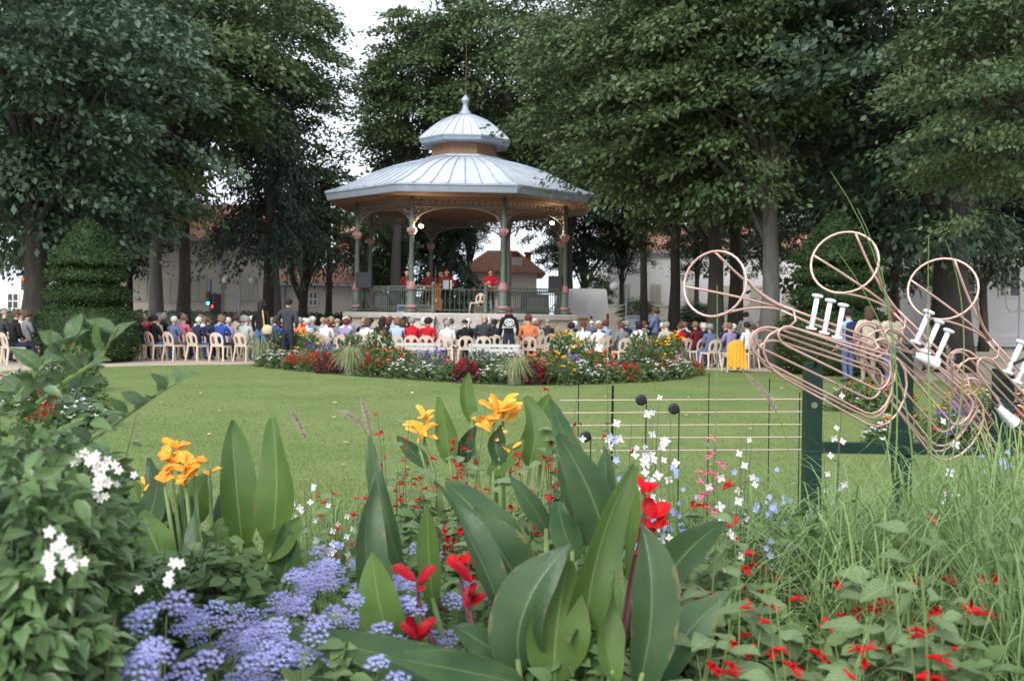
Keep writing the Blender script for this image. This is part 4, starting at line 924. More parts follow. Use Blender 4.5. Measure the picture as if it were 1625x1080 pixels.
# parked car
Yc = 49; t = thing('parked_car', 'silver grey hatchback parked behind the thin tree trunk', 'car', (GX(1012, Yc, 505), Yc, 0), -.35)
car_m = mat('car_silver', (.34, .38, .44), .3, metal=.6, spec=.5)
side = [(-.02, .35), (-.05, .8), (.12, 1.0), (.5, 1.42), (.9, 1.46), (2.0, 1.44), (2.75, 1.02), (3.7, .88), (3.9, .6), (3.85, .32)]
vs = []; fs = []; k = len(side); xs = [(-.83, .0), (-.80, .6), (-.66, 1.0), (.66, 1.0), (.80, .6), (.83, 0)]
for x_, _ in xs:
    for y_, z_ in side:
        zz = z_ if abs(x_) < .7 else (min(z_, .98) if abs(x_) < .82 else min(z_, .78)); vs.append((x_, y_, zz))
for i in range(len(xs) - 1):
    for j in range(k - 1): fs.append((i * k + j, i * k + j + 1, (i + 1) * k + j + 1, (i + 1) * k + j))
fs.append(tuple(range(k - 1, -1, -1))); fs.append(tuple((len(xs) - 1) * k + j for j in range(k)))
fs.append(tuple(i * k for i in range(len(xs)))); fs.append(tuple(i * k + k - 1 for i in range(len(xs) - 1, -1, -1)))
mb = MB(); mb.add(vs, fs); mb.build('car_body', car_m, t)
mb = MB(); mb.add([(-.62, .16, 1.03), (.62, .16, 1.03), (.58, .46, 1.385), (-.58, .46, 1.385)], [(0, 1, 2, 3)]); mb.build('rear_window', mat('car_glass', (.12, .15, .16), .1, spec=.6), t)
for sx in (-1, 1):
    mb = MB(); mb.box((sx * .70, -.045, .78), (.2, .06, .26)); mb.build('tail_light', red_l, t)
    mb = MB(); mb.add([(sx * .77, .55, 1.02), (sx * .77, 2.5, 1.02), (sx * .69, 1.95, 1.4), (sx * .69, .85, 1.42)], [(0, 1, 2, 3)]); mb.build('side_window', glass_d, t)
    for yw in (.6, 3.1):
        mb = MB(); mb.lathe([(.18, -.09), (.29, -.09), (.3, 0), (.29, .09), (.18, .09)], n=16); w_ = mb.build('wheel', tyre_m, t, True); w_.location = (sx * .78, yw, .3); w_.rotation_euler = (0, R(90), 0)
mb = MB(); mb.box((0, -.07, .42), (1.6, .12, .2)); mb.build('bumper', rubber, t)
mb = MB(); mb.box((0, -.06, .68), (.5, .02, .11)); mb.build('number_plate', white_r, t)
# street lamps with globes on curled arms
globe_m = mat('lamp_globe', (.50, .51, .48), .25, spec=.5); post_m = mat('lamp_post', (.28, .33, .38), .5)
def globe_lamp(label, px_, Y_, zg, sides, s=1.0):
    t = thing('street_lamp', label, 'street lamp', (GX(px_, Y_, 470), Y_, 0), 0, 'globe street lamps')
    mb = MB(); mb.lathe([(.11, 0), (.09, .5), (.05, .6), (.045, zg - .3), (.02, zg + .1)], n=10); mb.build('post', post_m, t)
    for sx in sides:
        mb = MB(); mb.tube([(0, 0, zg - .75), (sx * .12, 0, zg - .95), (sx * .4, 0, zg - 1.0), (sx * .62, 0, zg - .75), (sx * .66, 0, zg - .25)], .025, 6); mb.build('arm', post_m, t)
        mb = MB(); mb.ball((sx * .66, 0, zg), .22 * s, 14, 10); g_ = mb.build('globe', globe_m, t, True)
        mb = MB(); mb.lathe([(.13, 0), (.1, .05), (.03, .08)], (sx * .66, 0, zg + .17 * s), 10); mb.build('cap', post_m, g_)
globe_lamp('double globe street lamp in front of the beige house', 380, 46, P(380, 444, 46).z, (-1, 1))
globe_lamp('globe street lamp between the van and the thin tree', 994, 50, P(990, 455, 50).z, (-1,), 1.1)
globe_lamp('globe street lamp in front of the white corner house', 1618, 45, P(1602, 462, 45).z, (-1, 1))
def traffic_light(label, px_, Y_, py_, lit):
    t = thing('traffic_light', label, 'traffic light', (GX(px_, Y_, 480), Y_, 0), 0, 'street traffic lights'); z = P(px_, py_, Y_).z
    mb = MB(); mb.tube([(0, 0, 0), (0, 0, z + 1.0)], .05, 8); mb.build('pole', mat('signal_pole', (.05, .09, .3), .5), t)
    mb = MB(); mb.box((-.08, -.08, z), (.22, .16, .72)); hd_ = mb.build('signal_head', black, t)
    for q, (c, nm) in enumerate((((1, .03, .03), 'red'), ((1, .5, .05), 'amber'), ((.05, 1, .45), 'green'))):
        on = nm == lit; mb = MB(); mb.lathe([(.08, 0), (.075, .03)], n=12); l_ = mb.build('lens', mat('lens_' + nm + ('_lit' if on else ''), tuple(v * (.9 if on else .12) for v in c), .4, emit=c if on else None, estr=4 if on else 0), hd_)
        l_.location = (-.08, -.17, z + .23 - q * .23); l_.rotation_euler = (R(90), 0, 0)
traffic_light('traffic light showing green in front of the beige house', 334, 49, 474, 'green')
traffic_light('traffic light showing red just right of the green one', 340, 51, 493, 'red')
traffic_light('traffic light showing red beyond the dark trunk at the left edge', 41, 52, 450, 'red')
# ------------------------------------------------------------------ trumpets, stand and staff fence
copper = mat('copper_tube', (.50, .30, .25), .42, (.60, .42, .37), 9, metal=.45, spec=.5)
chrome = mat('white_metal', (.78, .80, .84), .35, (.70, .72, .76), 9, spec=.6); inner_m = mat('rust_inside', (.16, .07, .05), .8)
def trumpet(label, px_, py_, Y_, ang, ring=50):
    k = Y_ / FPX                                             # metres per photo pixel at that distance
    O = P(px_, py_, Y_); th = R(ang); u = Vector((math.cos(th), .22, -math.sin(th))).normalized(); v = Vector((math.sin(th), 0, math.cos(th))); v = (v - u * v.dot(u)).normalized(); w = u.cross(v)
    U = 1 / math.sqrt(1 - u.y ** 2)
    L = lambda a, b, c=0: u * (a * k * U) + v * (b * k) + w * (c * k)
    t = thing('copper_trumpet', label, 'trumpet sculpture', O, 0, 'copper trumpet sculptures'); r = .0054
    n = (u * -.55 + Vector((0, -1, 0)) * .8).normalized(); e1 = (v - n * v.dot(n)).normalized(); e2 = n.cross(e1)
    rp = lambda a: (e1 * math.cos(a) * ring * 1.06 + e2 * math.sin(a) * ring) * k
    mb = MB(); mb.tube([rp(2 * PI * i / 28) for i in range(28)], r, 7, closed=True); mb.build('bell_ring', copper, t, True)
    for a in (.35, 1.9, 3.5, 5.1):
        p0 = rp(a); p3 = L(118, 0) + rp(a) * .07; p1 = p0.lerp(p3, .35) * .78 + L(36, 0) * .2; p2 = L(80, 0) + rp(a) * .16
        pts = []
        for i in range(11):
            f = i / 10; g = 1 - f; pts.append(p0 * g ** 3 + p1 * 3 * g * g * f + p2 * 3 * g * f * f + p3 * f ** 3)
        mb = MB(); mb.tube(pts, r, 7); mb.build('bell_rib', copper, t, True)
    mb = MB(); mb.tube([L(112, 3), L(200, 2), L(300, 2), L(372, 0)], r, 7); mb.tube([L(112, -4), L(170, -8), L(260, -8), L(318, -10), L(345, -26), L(350, -52), L(340, -66)], r, 7); mb.build('lead_pipe', copper, t, True)
    for q, (u0, u1, v0, v1, ww) in enumerate(((96, 338, -36, -76, -9), (86, 352, -26, -96, 0), (106, 372, -14, -112, 9), (120, 330, -20, -60, 16), (112, 362, -44, -104, -14))):
        pts = []; rr = (v0 - v1) / 2; m = (v0 + v1) / 2
        for i in range(9): a = PI / 2 + PI * i / 8; pts.append((u0 + rr + rr * math.cos(a), m + rr * math.sin(a)))
        for i in range(9): a = -PI / 2 + PI * i / 8; pts.append((u1 - rr + rr * math.cos(a), m + rr * math.sin(a)))
        sl = .055
        mb = MB(); mb.tube([L(a, m + (b - m) * (.72 + .62 * (a - u0) / (u1 - u0)) - (a - u0) * sl, ww) for a, b in pts], r, 7, closed=True); mb.build('tubing_loop', copper, t, True)
    for a, b0, b1, c0, c1 in ((140, 4, -30, 0, 0), (290, 2, -20, 0, 8), (232, -8, -40, 0, -8), (330, -20, -70, 0, 0)):
        mb = MB(); mb.tube([L(a, b0, c0), L(a + 6, (b0 + b1) / 2, (c0 + c1) / 2 + 8), L(a, b1, c1)], r * .9, 6); mb.build('brace', copper, t, True)
    ring2 = MB(); ring2.tube([L(306 + 15 * math.cos(a), -8 + 15 * math.sin(a), 8 * math.sin(a)) for a in [2 * PI * i / 16 for i in range(16)]], r, 6, closed=True); ring2.build('finger_ring', copper, t, True)
    for q in range(3):
        a = 178 + q * 24; up = (v * .7 + Vector((0, 0, 1)) * .5).normalized(); p0 = L(a, -2)
        mb = MB(); mb.tube([p0 - up * 14 * k, p0 + up * 38 * k], 4.2 * k, 10); vl = mb.build('valve', chrome, t, True)
        mb = MB(); mb.tube([p0 + up * 37 * k, p0 + up * 39.5 * k, p0 + up * 42 * k, p0 + up * 43 * k], [7 * k, 9.5 * k, 8.5 * k, 4 * k], 12); mb.build('valve_cap', chrome, vl, True)
        mb = MB(); mb.tube([p0 - up * 16 * k, p0 - up * 12 * k], 9 * k, 10); mb.build('valve_base', chrome, vl, True)
    mb = MB(); a0, a1 = L(370, 0), L(414, -1); mb.tube([a0, a0.lerp(a1, .3), a1], [5 * k, 7 * k, 10.5 * k], 14, cap=False); mp_ = mb.build('mouthpiece', chrome, t, True)
    mb = MB(); mb.tube([a0.lerp(a1, .9), a0.lerp(a1, .97)], [8 * k, 9.6 * k], 12); mb.build('mouthpiece_cup', inner_m, mp_)
    return t
trumpet('copper tube trumpet nearest the bandstand, tilted least', 1134, 450, 4.0, 17.5, 50)
trumpet('copper tube trumpet in the middle, tilted steeply with highest bell', 1340, 416, 4.15, 39, 50)
trumpet('copper tube trumpet at the right edge of the frame', 1496, 458, 4.3, 42, 50)
green_p = mat('green_post', (.006, .026, .019), .45, (.01, .036, .027), 6)
Ys = 4.5; t = thing('trumpet_stand', 'dark green post and rail frame carrying the copper trumpets', 'sculpture stand', (GX(1440, Ys), Ys, 0)); x0 = GX(1440, Ys)
for px_, pt, dy in ((1290, 575, 0.0), (1440, 560, .05), (1592, 585, 0.0)):
    p = P(px_, pt, Ys); mb = MB(); mb.box((p.x - x0, dy, p.z / 2), (.078, .06, p.z)); pst = mb.build('post', green_p, t)
    mb = MB(); mb.tube([(p.x - x0, dy - .034, p.z - .2), (p.x - x0, dy - .028, p.z - .2)], .016, 8); mb.build('bolt_hole', mat('bolt', (.2, .2, .12), .5), pst)
    mb = MB(); mb.tube([(p.x - x0, dy, p.z - .05), (p.x - x0, dy - .06, p.z + .02), (p.x - x0, dy - .2, p.z + .06)], .008, 6); mb.build('bracket', green_p, pst)
a, b = P(1300, 708, Ys), P(1588, 716, Ys); mb = MB(); mb.box(((a.x + b.x) / 2 - x0, .01, (a.z + b.z) / 2), (b.x - a.x + .02, .04, .05)); mb.build('rail', green_p, t)
# music staff made of wires
Yf = 6.3; x0 = GX(1085, Yf); t = thing('music_staff_fence', 'five wire music staff with black notes on thin rods', 'staff sculpture', (x0, Yf, 0)); wire = mat('staff_wire', (.44, .36, .28), .6)
for py_ in (634, 654, 674, 694, 714):
    a, b = P(888, py_ + 1, Yf), P(1290, py_ - 1, Yf); mb = MB(); mb.tube([(a.x - x0, 0, a.z), (b.x - x0, 0, b.z)], .0045, 5); mb.build('staff_line', wire, t)
for px_, pt in ((919, 590), (973, 612), (1126, 592), (1222, 600), (1270, 622)):
    p = P(px_, pt, Yf); mb = MB(); mb.tube([(p.x - x0, .012, -.02), (p.x - x0, .012, p.z)], 0.0035 if px_ != 973 else .009, 5); mb.build('rod', dark_m, t)
for px_, py_ in ((1069, 648), (1017, 634), (929, 692)):
    p = P(px_, py_, Yf); mb = MB(); q = Matrix.Translation((p.x - x0, -.012, p.z)) @ Matrix.Rotation(R(90), 4, 'X'); vs_ = MB(); vs_.lathe([(.02, -.008), (.034, -.008), (.038, 0), (.034, .008), (.02, .008)], n=16)
    o = vs_.build('note_head', black, t, True); o.matrix_local = q
    mb = MB(); mb.tube([(p.x - x0 + .036, -.006, -.02), (p.x - x0 + .036, -.006, p.z)], .004, 5); mb.build('note_stem', dark_m, t)

# ------------------------------------------------------------------ plant leaves and flowers
def leaf_mat(name, c1, c2, vein, trans=.22, rough=.42, stripes=26.0, objvar=.14):
    m = bpy.data.materials.new(name); m.use_nodes = True; nt = m.node_tree; N, L = nt.nodes, nt.links; b = N['Principled BSDF']; b.inputs['Roughness'].default_value = rough; b.inputs['Specular IOR Level'].default_value = .45
    uv = N.new('ShaderNodeUVMap'); sp = N.new('ShaderNodeSeparateXYZ'); L.new(uv.outputs[0], sp.inputs[0])
    ab = N.new('ShaderNodeMath'); ab.operation = 'ABSOLUTE'; sb = N.new('ShaderNodeMath'); sb.operation = 'SUBTRACT'; sb.inputs[1].default_value = .5; L.new(sp.outputs[0], sb.inputs[0]); L.new(sb.outputs[0], ab.inputs[0])
    rib = N.new('ShaderNodeMapRange'); rib.inputs[1].default_value = .006; rib.inputs[2].default_value = .03; rib.inputs[3].default_value = 1; rib.inputs[4].default_value = 0; L.new(ab.outputs[0], rib.inputs[0])
    sv = N.new('ShaderNodeMath'); sv.operation = 'MULTIPLY_ADD'; sv.inputs[1].default_value = -1.1; L.new(ab.outputs[0], sv.inputs[0]); L.new(sp.outputs[1], sv.inputs[2])
    sn = N.new('ShaderNodeMath'); sn.operation = 'MULTIPLY'; sn.inputs[1].default_value = stripes * 6.283; L.new(sv.outputs[0], sn.inputs[0]); s2 = N.new('ShaderNodeMath'); s2.operation = 'SINE'; L.new(sn.outputs[0], s2.inputs[0])
    tc = N.new('ShaderNodeTexCoord'); nz = N.new('ShaderNodeTexNoise'); nz.inputs['Scale'].default_value = 9; nz.inputs['Detail'].default_value = 5; L.new(tc.outputs['Object'], nz.inputs['Vector'])
    rp = N.new('ShaderNodeValToRGB'); rp.color_ramp.elements[0].position = .3; rp.color_ramp.elements[1].position = .7; rp.color_ramp.elements[0].color = (*c1, 1); rp.color_ramp.elements[1].color = (*c2, 1); L.new(nz.outputs[0], rp.inputs[0])
    ma = N.new('ShaderNodeMapRange'); ma.inputs[1].default_value = -1; ma.inputs[2].default_value = 1; ma.inputs[3].default_value = .8; ma.inputs[4].default_value = 1.16; L.new(s2.outputs[0], ma.inputs[0])
    oi = N.new('ShaderNodeObjectInfo'); mo = N.new('ShaderNodeMapRange'); mo.inputs[3].default_value = 1 - objvar; mo.inputs[4].default_value = 1 + objvar; L.new(oi.outputs['Random'], mo.inputs[0])
    mu = N.new('ShaderNodeMath'); mu.operation = 'MULTIPLY'; L.new(ma.outputs[0], mu.inputs[0]); L.new(mo.outputs[0], mu.inputs[1])
    hv = N.new('ShaderNodeHueSaturation'); L.new(rp.outputs[0], hv.inputs['Color']); L.new(mu.outputs[0], hv.inputs['Value'])
    mx = N.new('ShaderNodeMix'); mx.data_type = 'RGBA'; L.new(rib.outputs[0], mx.inputs[0]); L.new(hv.outputs[0], mx.inputs[6]); mx.inputs[7].default_value = (*vein, 1)
    n3 = N.new('ShaderNodeTexNoise'); n3.inputs['Scale'].default_value = 22; n3.inputs['Detail'].default_value = 6; L.new(tc.outputs['Object'], n3.inputs['Vector'])
    ed_ = N.new('ShaderNodeMath'); ed_.operation = 'MULTIPLY_ADD'; ed_.inputs[1].default_value = .55; L.new(n3.outputs[0], ed_.inputs[0]); L.new(ab.outputs[0], ed_.inputs[2])
    er = N.new('ShaderNodeMapRange'); er.inputs[1].default_value = .76; er.inputs[2].default_value = .84; er.inputs[3].default_value = 0; er.inputs[4].default_value = .7; L.new(ed_.outputs[0], er.inputs[0])
    mw = N.new('ShaderNodeMix'); mw.data_type = 'RGBA'; L.new(er.outputs[0], mw.inputs[0]); L.new(mx.outputs[2], mw.inputs[6]); mw.inputs[7].default_value = (.24, .19, .08, 1); mx = mw
    L.new(mx.outputs[2], b.inputs['Base Color'])
    bp = N.new('ShaderNodeBump'); bp.inputs['Strength'].default_value = .5; bp.inputs['Distance'].default_value = .002; L.new(s2.outputs[0], bp.inputs['Height']); L.new(bp.outputs[0], b.inputs['Normal'])
    t_ = N.new('ShaderNodeBsdfTranslucent'); L.new(mx.outputs[2], t_.inputs[0]); ms = N.new('ShaderNodeMixShader'); ms.inputs[0].default_value = trans; L.new(b.outputs[0], ms.inputs[1]); L.new(t_.outputs[0], ms.inputs[2]); L.new(ms.outputs[0], N['Material Output'].inputs[0])
    return m
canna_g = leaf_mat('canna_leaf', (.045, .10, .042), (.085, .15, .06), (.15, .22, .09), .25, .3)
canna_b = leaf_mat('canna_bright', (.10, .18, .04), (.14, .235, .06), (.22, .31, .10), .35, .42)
salvia_l = leaf_mat('salvia_leaf', (.14, .22, .085), (.19, .27, .12), (.27, .34, .19), .25, .6, 7)
shrub_l = leaf_mat('nightshade_leaf', (.06, .12, .042), (.105, .175, .068), (.16, .22, .1), .25, .33, 6, .3)
ager_l = leaf_mat('ageratum_leaf', (.07, .135, .045), (.11, .19, .065), (.17, .25, .10), .25, .6, 6)
stem_g = mat('green_stem', (.13, .20, .06), .6, (.18, .25, .09), 20, trans=.1); stem_d = mat('dark_stem', (.07, .09, .04), .7, (.11, .10, .055), 20); stem_m = mat('maroon_stem', (.10, .03, .035), .6)
def leaf_grid(center, side, nrm, width, nu=12, nv=4, fold=.25, wave=0.0, prof=None, seed=0):
    """center/side/nrm: functions of t; returns verts, faces, uvs of a leaf blade"""
    vs, fs, uv = [], [], []; g = random.Random(seed); ph = g.uniform(0, 6)
    prof = prof or (lambda t: (math.sin(PI * min(1, t * .96 + .02) ** .82)) ** .75)
    for i in range(nu + 1):
        t_ = i / nu; wd = width * max(.015, prof(t_)); c, s, n_ = center(t_), side(t_), nrm(t_)
        for j in range(nv + 1):
            q = j / nv * 2 - 1
            vs.append(c + s * (q * wd / 2) + n_ * (fold * abs(q) ** 1.4 * wd / 2 + wave * width * math.sin(t_ * 9 + ph + q) * abs(q) ** 2)); uv.append((j / nv, t_))
    for i in range(nu):
        for j in range(nv): k = i * (nv + 1) + j; fs.append((k, k + 1, k + nv + 2, k + nv + 1))
    return vs, fs, uv
def grid_mesh(name, vs, fs, uv, m):
    me = bpy.data.meshes.new(name); me.from_pydata(vs, [], fs); me.materials.append(m); ul = me.uv_layers.new(name='UVMap')
    li = np.empty(len(me.loops), np.int32); me.loops.foreach_get('vertex_index', li); ul.data.foreach_set('uv', np.asarray(uv, np.float32)[li].ravel())
    me.polygons.foreach_set('use_smooth', [True] * len(fs)); me.update(); return me
def bez(a, b, c): return (lambda t: a * (1 - t) ** 2 + b * 2 * t * (1 - t) + c * t * t), (lambda t: ((b - a) * (1 - t) + (c - b) * t).normalized())
def blade_leaf(name, base, ctrl, tip, width, face, m, parent, fold=.3, wave=.03, seed=0, nu=14, nv=6, twist=0.0, prof=None):
    """a large leaf from base over ctrl to tip (world), its upper face turned to 'face'"""
    o0 = parent.matrix_world.translation if False else Vector(parent.location); cf, tf = bez(base - o0, ctrl - o0, tip - o0); face = Vector(face).normalized()
    def fr(t_):
        T = tf(t_); f = Quaternion(T, twist * t_) @ face; n_ = (f - T * f.dot(T)).normalized(); return T.cross(n_).normalized(), n_
    return ob(name, grid_mesh(name, *leaf_grid(cf, lambda t_: fr(t_)[0], lambda t_: fr(t_)[1], width, nu, nv, fold, wave, prof, seed), m), parent)
def unit_leaf(name, m, aspect=.55, droop=.35, fold=.3, nu=6, nv=4, wave=.04, prof=None, seed=0):
    """leaf of length 1 growing along +X, upper face +Z"""
    cf = lambda t_: Vector((t_, 0, -droop * t_ * t_)); X = lambda t_: Vector((1, 0, -2 * droop * t_)).normalized(); Yv_ = Vector((0, 1, 0))
    return grid_mesh(name, *leaf_grid(cf, lambda t_: Yv_, lambda t_: X(t_).cross(Yv_).normalized(), aspect, nu, nv, fold, wave, prof, seed), m)
def orient(pos, d, up, s):
    d = Vector(d).normalized(); up = Vector(up); y = up.cross(d); y = y.normalized() if y.length > 1e-4 else d.orthogonal().normalized(); z = d.cross(y)
    return Matrix.Translation(pos) @ Matrix((d, y, z)).transposed().to_4x4() @ Matrix.Diagonal((s, s, s, 1))
ovate = lambda t_: (math.sin(PI * (t_ * .97 + .02) ** .7)) ** .9
SAL = [unit_leaf('leaf', salvia_l, .62, .3, .25, 7, 4, .06, ovate, i) for i in range(3)]
SHR = [unit_leaf('leaf', shrub_l, .48, .35, .35, 6, 4, .05, ovate, i + 5) for i in range(3)]
AGE = [unit_leaf('leaf', ager_l, .75, .3, .2, 5, 4, .06, ovate, i + 9) for i in range(2)]
def petal_mesh(name, m, aspect, droop, fold, prof=None): return unit_leaf(name, m, aspect, droop, fold, 6, 4, .08, prof or (lambda t_: math.sin(PI * (t_ * .9 + .05) ** 1.1) ** .7), 3)
red_p = mat('petal_red', (.62, .008, .012), .5, (.50, .006, .015), 30, trans=.25, spec=.2); crim_p = mat('petal_crimson', (.36, .004, .015), .5, (.26, .003, .012), 30, trans=.2, spec=.2)
yel_p = mat('petal_yellow', (.85, .52, .07), .5, (.80, .22, .02), 3.5, trans=.25, spec=.2); ora_p = mat('petal_orange', (.85, .30, .02), .55, (.85, .50, .08), 4, trans=.25, spec=.2)
whi_p = mat('petal_white', (.85, .84, .82), .6, (.80, .76, .76), 30, trans=.25, spec=.2); blu_p = mat('petal_blue', (.36, .37, .70), .8, (.50, .50, .80), 30, trans=.25, spec=.1, objvar=.2); lbl_p = mat('petal_pale_blue', (.42, .47, .82), .7, trans=.25)
pnk_p = mat('petal_pink', (.75, .08, .22), .6, (.80, .25, .38), 20, trans=.25); gold_p = mat('petal_gold', (.85, .48, .01), .6, trans=.2); vio_p = mat('petal_violet', (.17, .13, .42), .7, trans=.2); dor_p = mat('petal_dark_orange', (.85, .16, .01), .6, trans=.2)
wide = lambda t_: math.sin(PI * (t_ * .88 + .06) ** 1.25) ** .6
PET = {n_: petal_mesh('petal', m_, a_, d_, f_, wide) for n_, m_, a_, d_, f_ in (('red', red_p, .72, .3, .3), ('crimson', crim_p, .5, .35, .3), ('yellow', yel_p, .62, .5, .25), ('orange', ora_p, .4, .5, .25))}
def canna_flower(parent, pos, n, size, kind, seed, up=.6, toward=-.5):
    g = random.Random(seed); o0 = Vector(parent.location); fl = ob('flower', None, parent, Vector(pos) - o0); fl.empty_display_size = .02
    mb = MB(); mb.tube([(0, 0, -size * .9), (0, 0, size * .3)], [size * .09, size * .05], 5); mb.build('flower_stalk', stem_m if kind in ('red', 'crimson') else stem_g, fl)
    for i in range(n):
        a = i * 2.4 + g.uniform(-.3, .3); d = Vector((math.cos(a), math.sin(a) * .7 + toward, g.uniform(-.3, 1) + up)); h = Vector((g.uniform(-.2, .2), g.uniform(-.2, .2), g.uniform(-.5, .6))) * size
        ob('petal', PET[kind], fl, M=orient(h, d, (g.uniform(-.4, .4), -.6, .7), size * g.uniform(.75, 1.15)))
def V3(px_, py_, Y_): return P(px_, py_, Y_)
def canna(name, label, cx, Y_, leaves, flowers, group='cannas'):
    """leaves: (base px,py,dY) (ctrl) (tip) width_px face material"""
    t = thing(name, label, 'plant', (GX(cx, Y_), Y_, 0), 0, group); foot = Vector((GX(cx, Y_), Y_, 0))
    for i, (b, c, tp, wpx, face, bright) in enumerate(leaves):
        B, C, T = V3(b[0], b[1], Y_ + b[2]), V3(c[0], c[1], Y_ + c[2]), V3(tp[0], tp[1], Y_ + tp[2])
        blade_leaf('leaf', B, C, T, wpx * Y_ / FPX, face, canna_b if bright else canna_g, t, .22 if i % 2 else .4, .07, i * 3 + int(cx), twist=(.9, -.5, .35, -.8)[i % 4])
        f = Vector((foot.x + (B.x - foot.x) * .35, Y_ + (B.y - Y_) * .4, 0)); mb = MB(); mb.tube([f - foot, (f.lerp(B, .6) + Vector((0, 0, .02))) - foot, B - foot + (C - B).normalized() * .03], [.016, .013, .007], 7); mb.build('stem', stem_g, t, True)
    for (fx, fy, dY, n_, s, kind) in flowers:
        p = V3(fx, fy, Y_ + dY); canna_flower(t, p, n_, s, kind, int(fx)); f = Vector((foot.x + (p.x - foot.x) * .4, Y_ + dY * .4, 0))
        mb = MB(); mb.tube([f - foot, f.lerp(p, .5) - foot + Vector((.01, 0, .05)), p - foot - Vector((0, 0, s * .6))], [.012, .009, .006], 6); mb.build('flower_stem', stem_m if kind in ('red', 'crimson') else stem_g, t, True)
    return t
zx = lambda x: 400 + x / 2.083
zy = lambda y: 600 + y / 2.083
Q = lambda x, y, d=0.0: (zx(x), zy(y), d)
canna('canna_plant', 'large green canna with red flowers in the centre foreground', 880, 2.45, [
    (Q(455, 900, .1), Q(330, 640, .0), Q(400, 315, .15), 80, (.5, -1, .2), 0), (Q(470, 900, -.05), Q(410, 760, -.1), Q(398, 575, -.05), 66, (.3, -1, .3), 1), (Q(500, 640, .25), Q(420, 420, .2), Q(388, 190, .3), 42, (-.6, -1, .3), 0),
    (Q(600, 760, .12), Q(578, 560, .1), Q(580, 408, .1), 40, (.2, -1, .2), 1), (Q(845, 830, .05), Q(760, 560, .0), Q(603, 340, .1), 74, (.75, -1, .3), 0), (Q(900, 700, .25), Q(800, 470, .2), Q(640, 345, .3), 84, (.2, -.8, .9), 0), (Q(905, 720, .2), Q(840, 590, .15), Q(730, 430, .2), 88, (.1, -1, .5), 0),
    (Q(890, 960, -.15), Q(830, 780, -.2), Q(1050, 545, -.15), 104, (-.2, -1, .4), 0), (Q(1110, 990, -.1), Q(1070, 640, -.15), Q(1262, 285, -.05), 92, (.15, -1, .25), 1), (Q(1120, 560, .3), Q(1100, 350, .25), Q(985, 70, .3), 58, (.6, -1, .3), 0), (Q(1180, 620, .15), Q(1160, 400, .1), Q(1010, 185, .15), 74, (-.5, -1, .4), 0),
    (Q(1075, 600, .1), Q(1020, 500, .08), Q(1012, 405, .1), 50, (.3, -1, .2), 0), (Q(1350, 700, .1), Q(1420, 560, .1), Q(1560, 475, .05), 62, (-.2, -.7, .9), 0), (Q(1340, 1010, -.1), Q(1400, 840, -.1), Q(1605, 685, -.05), 70, (-.4, -1, .7), 0),
    (Q(1280, 1010, -.25), Q(1360, 720, -.28), Q(1285, 480, -.2), 80, (.2, -1, .2), 0), (Q(880, 985, -.2), Q(560, 960, -.3), Q(60, 815, -.35), 56, (.1, -.5, .9), 0), (Q(900, 1010, -.3), Q(690, 960, -.35), Q(445, 920, -.4), 52, (.1, -1, -.2), 0),
    (Q(880, 960, -.1), Q(770, 870, -.15), Q(662, 815, -.1), 48, (.1, -.8, .6), 0), (Q(1000, 1010, -.2), Q(990, 830, -.2), Q(1050, 600, -.1), 92, (0, -1, .15), 1), (Q(985, 520, .35), Q(930, 420, .3), Q(850, 320, .35), 36, (.3, -1, .5), 0),
    (Q(1210, 1000, -.3), Q(1130, 860, -.3), Q(1200, 640, -.25), 54, (.4, -1, .2), 1), (Q(1150, 520, .25), Q(1180, 360, .22), Q(1165, 225, .25), 46, (-.3, -1, .2), 0), (Q(1080, 480, .4), Q(1060, 330, .4), Q(1010, 215, .4), 56, (.2, -1, .1), 0), (Q(1230, 700, .1), Q(1270, 420, .1), Q(1250, 280, .1), 30, (.9, -.6, .1), 1)],
    [(zx(550), zy(690), -.02, 4, .062, 'crimson'), (zx(545), zy(860), -.12, 4, .066, 'crimson'), (zx(720), zy(720), .02, 4, .06, 'crimson'), (zx(1262), zy(540), .3, 4, .062, 'red'), (zx(1330), zy(490), .3, 5, .06, 'red'), (zx(1300), zy(400), .3, 4, .045, 'red'), (zx(690), zy(640), .1, 4, .045, 'red')])
zx = lambda x: x / 2.078
zy = lambda y: 560 + y / 2.077
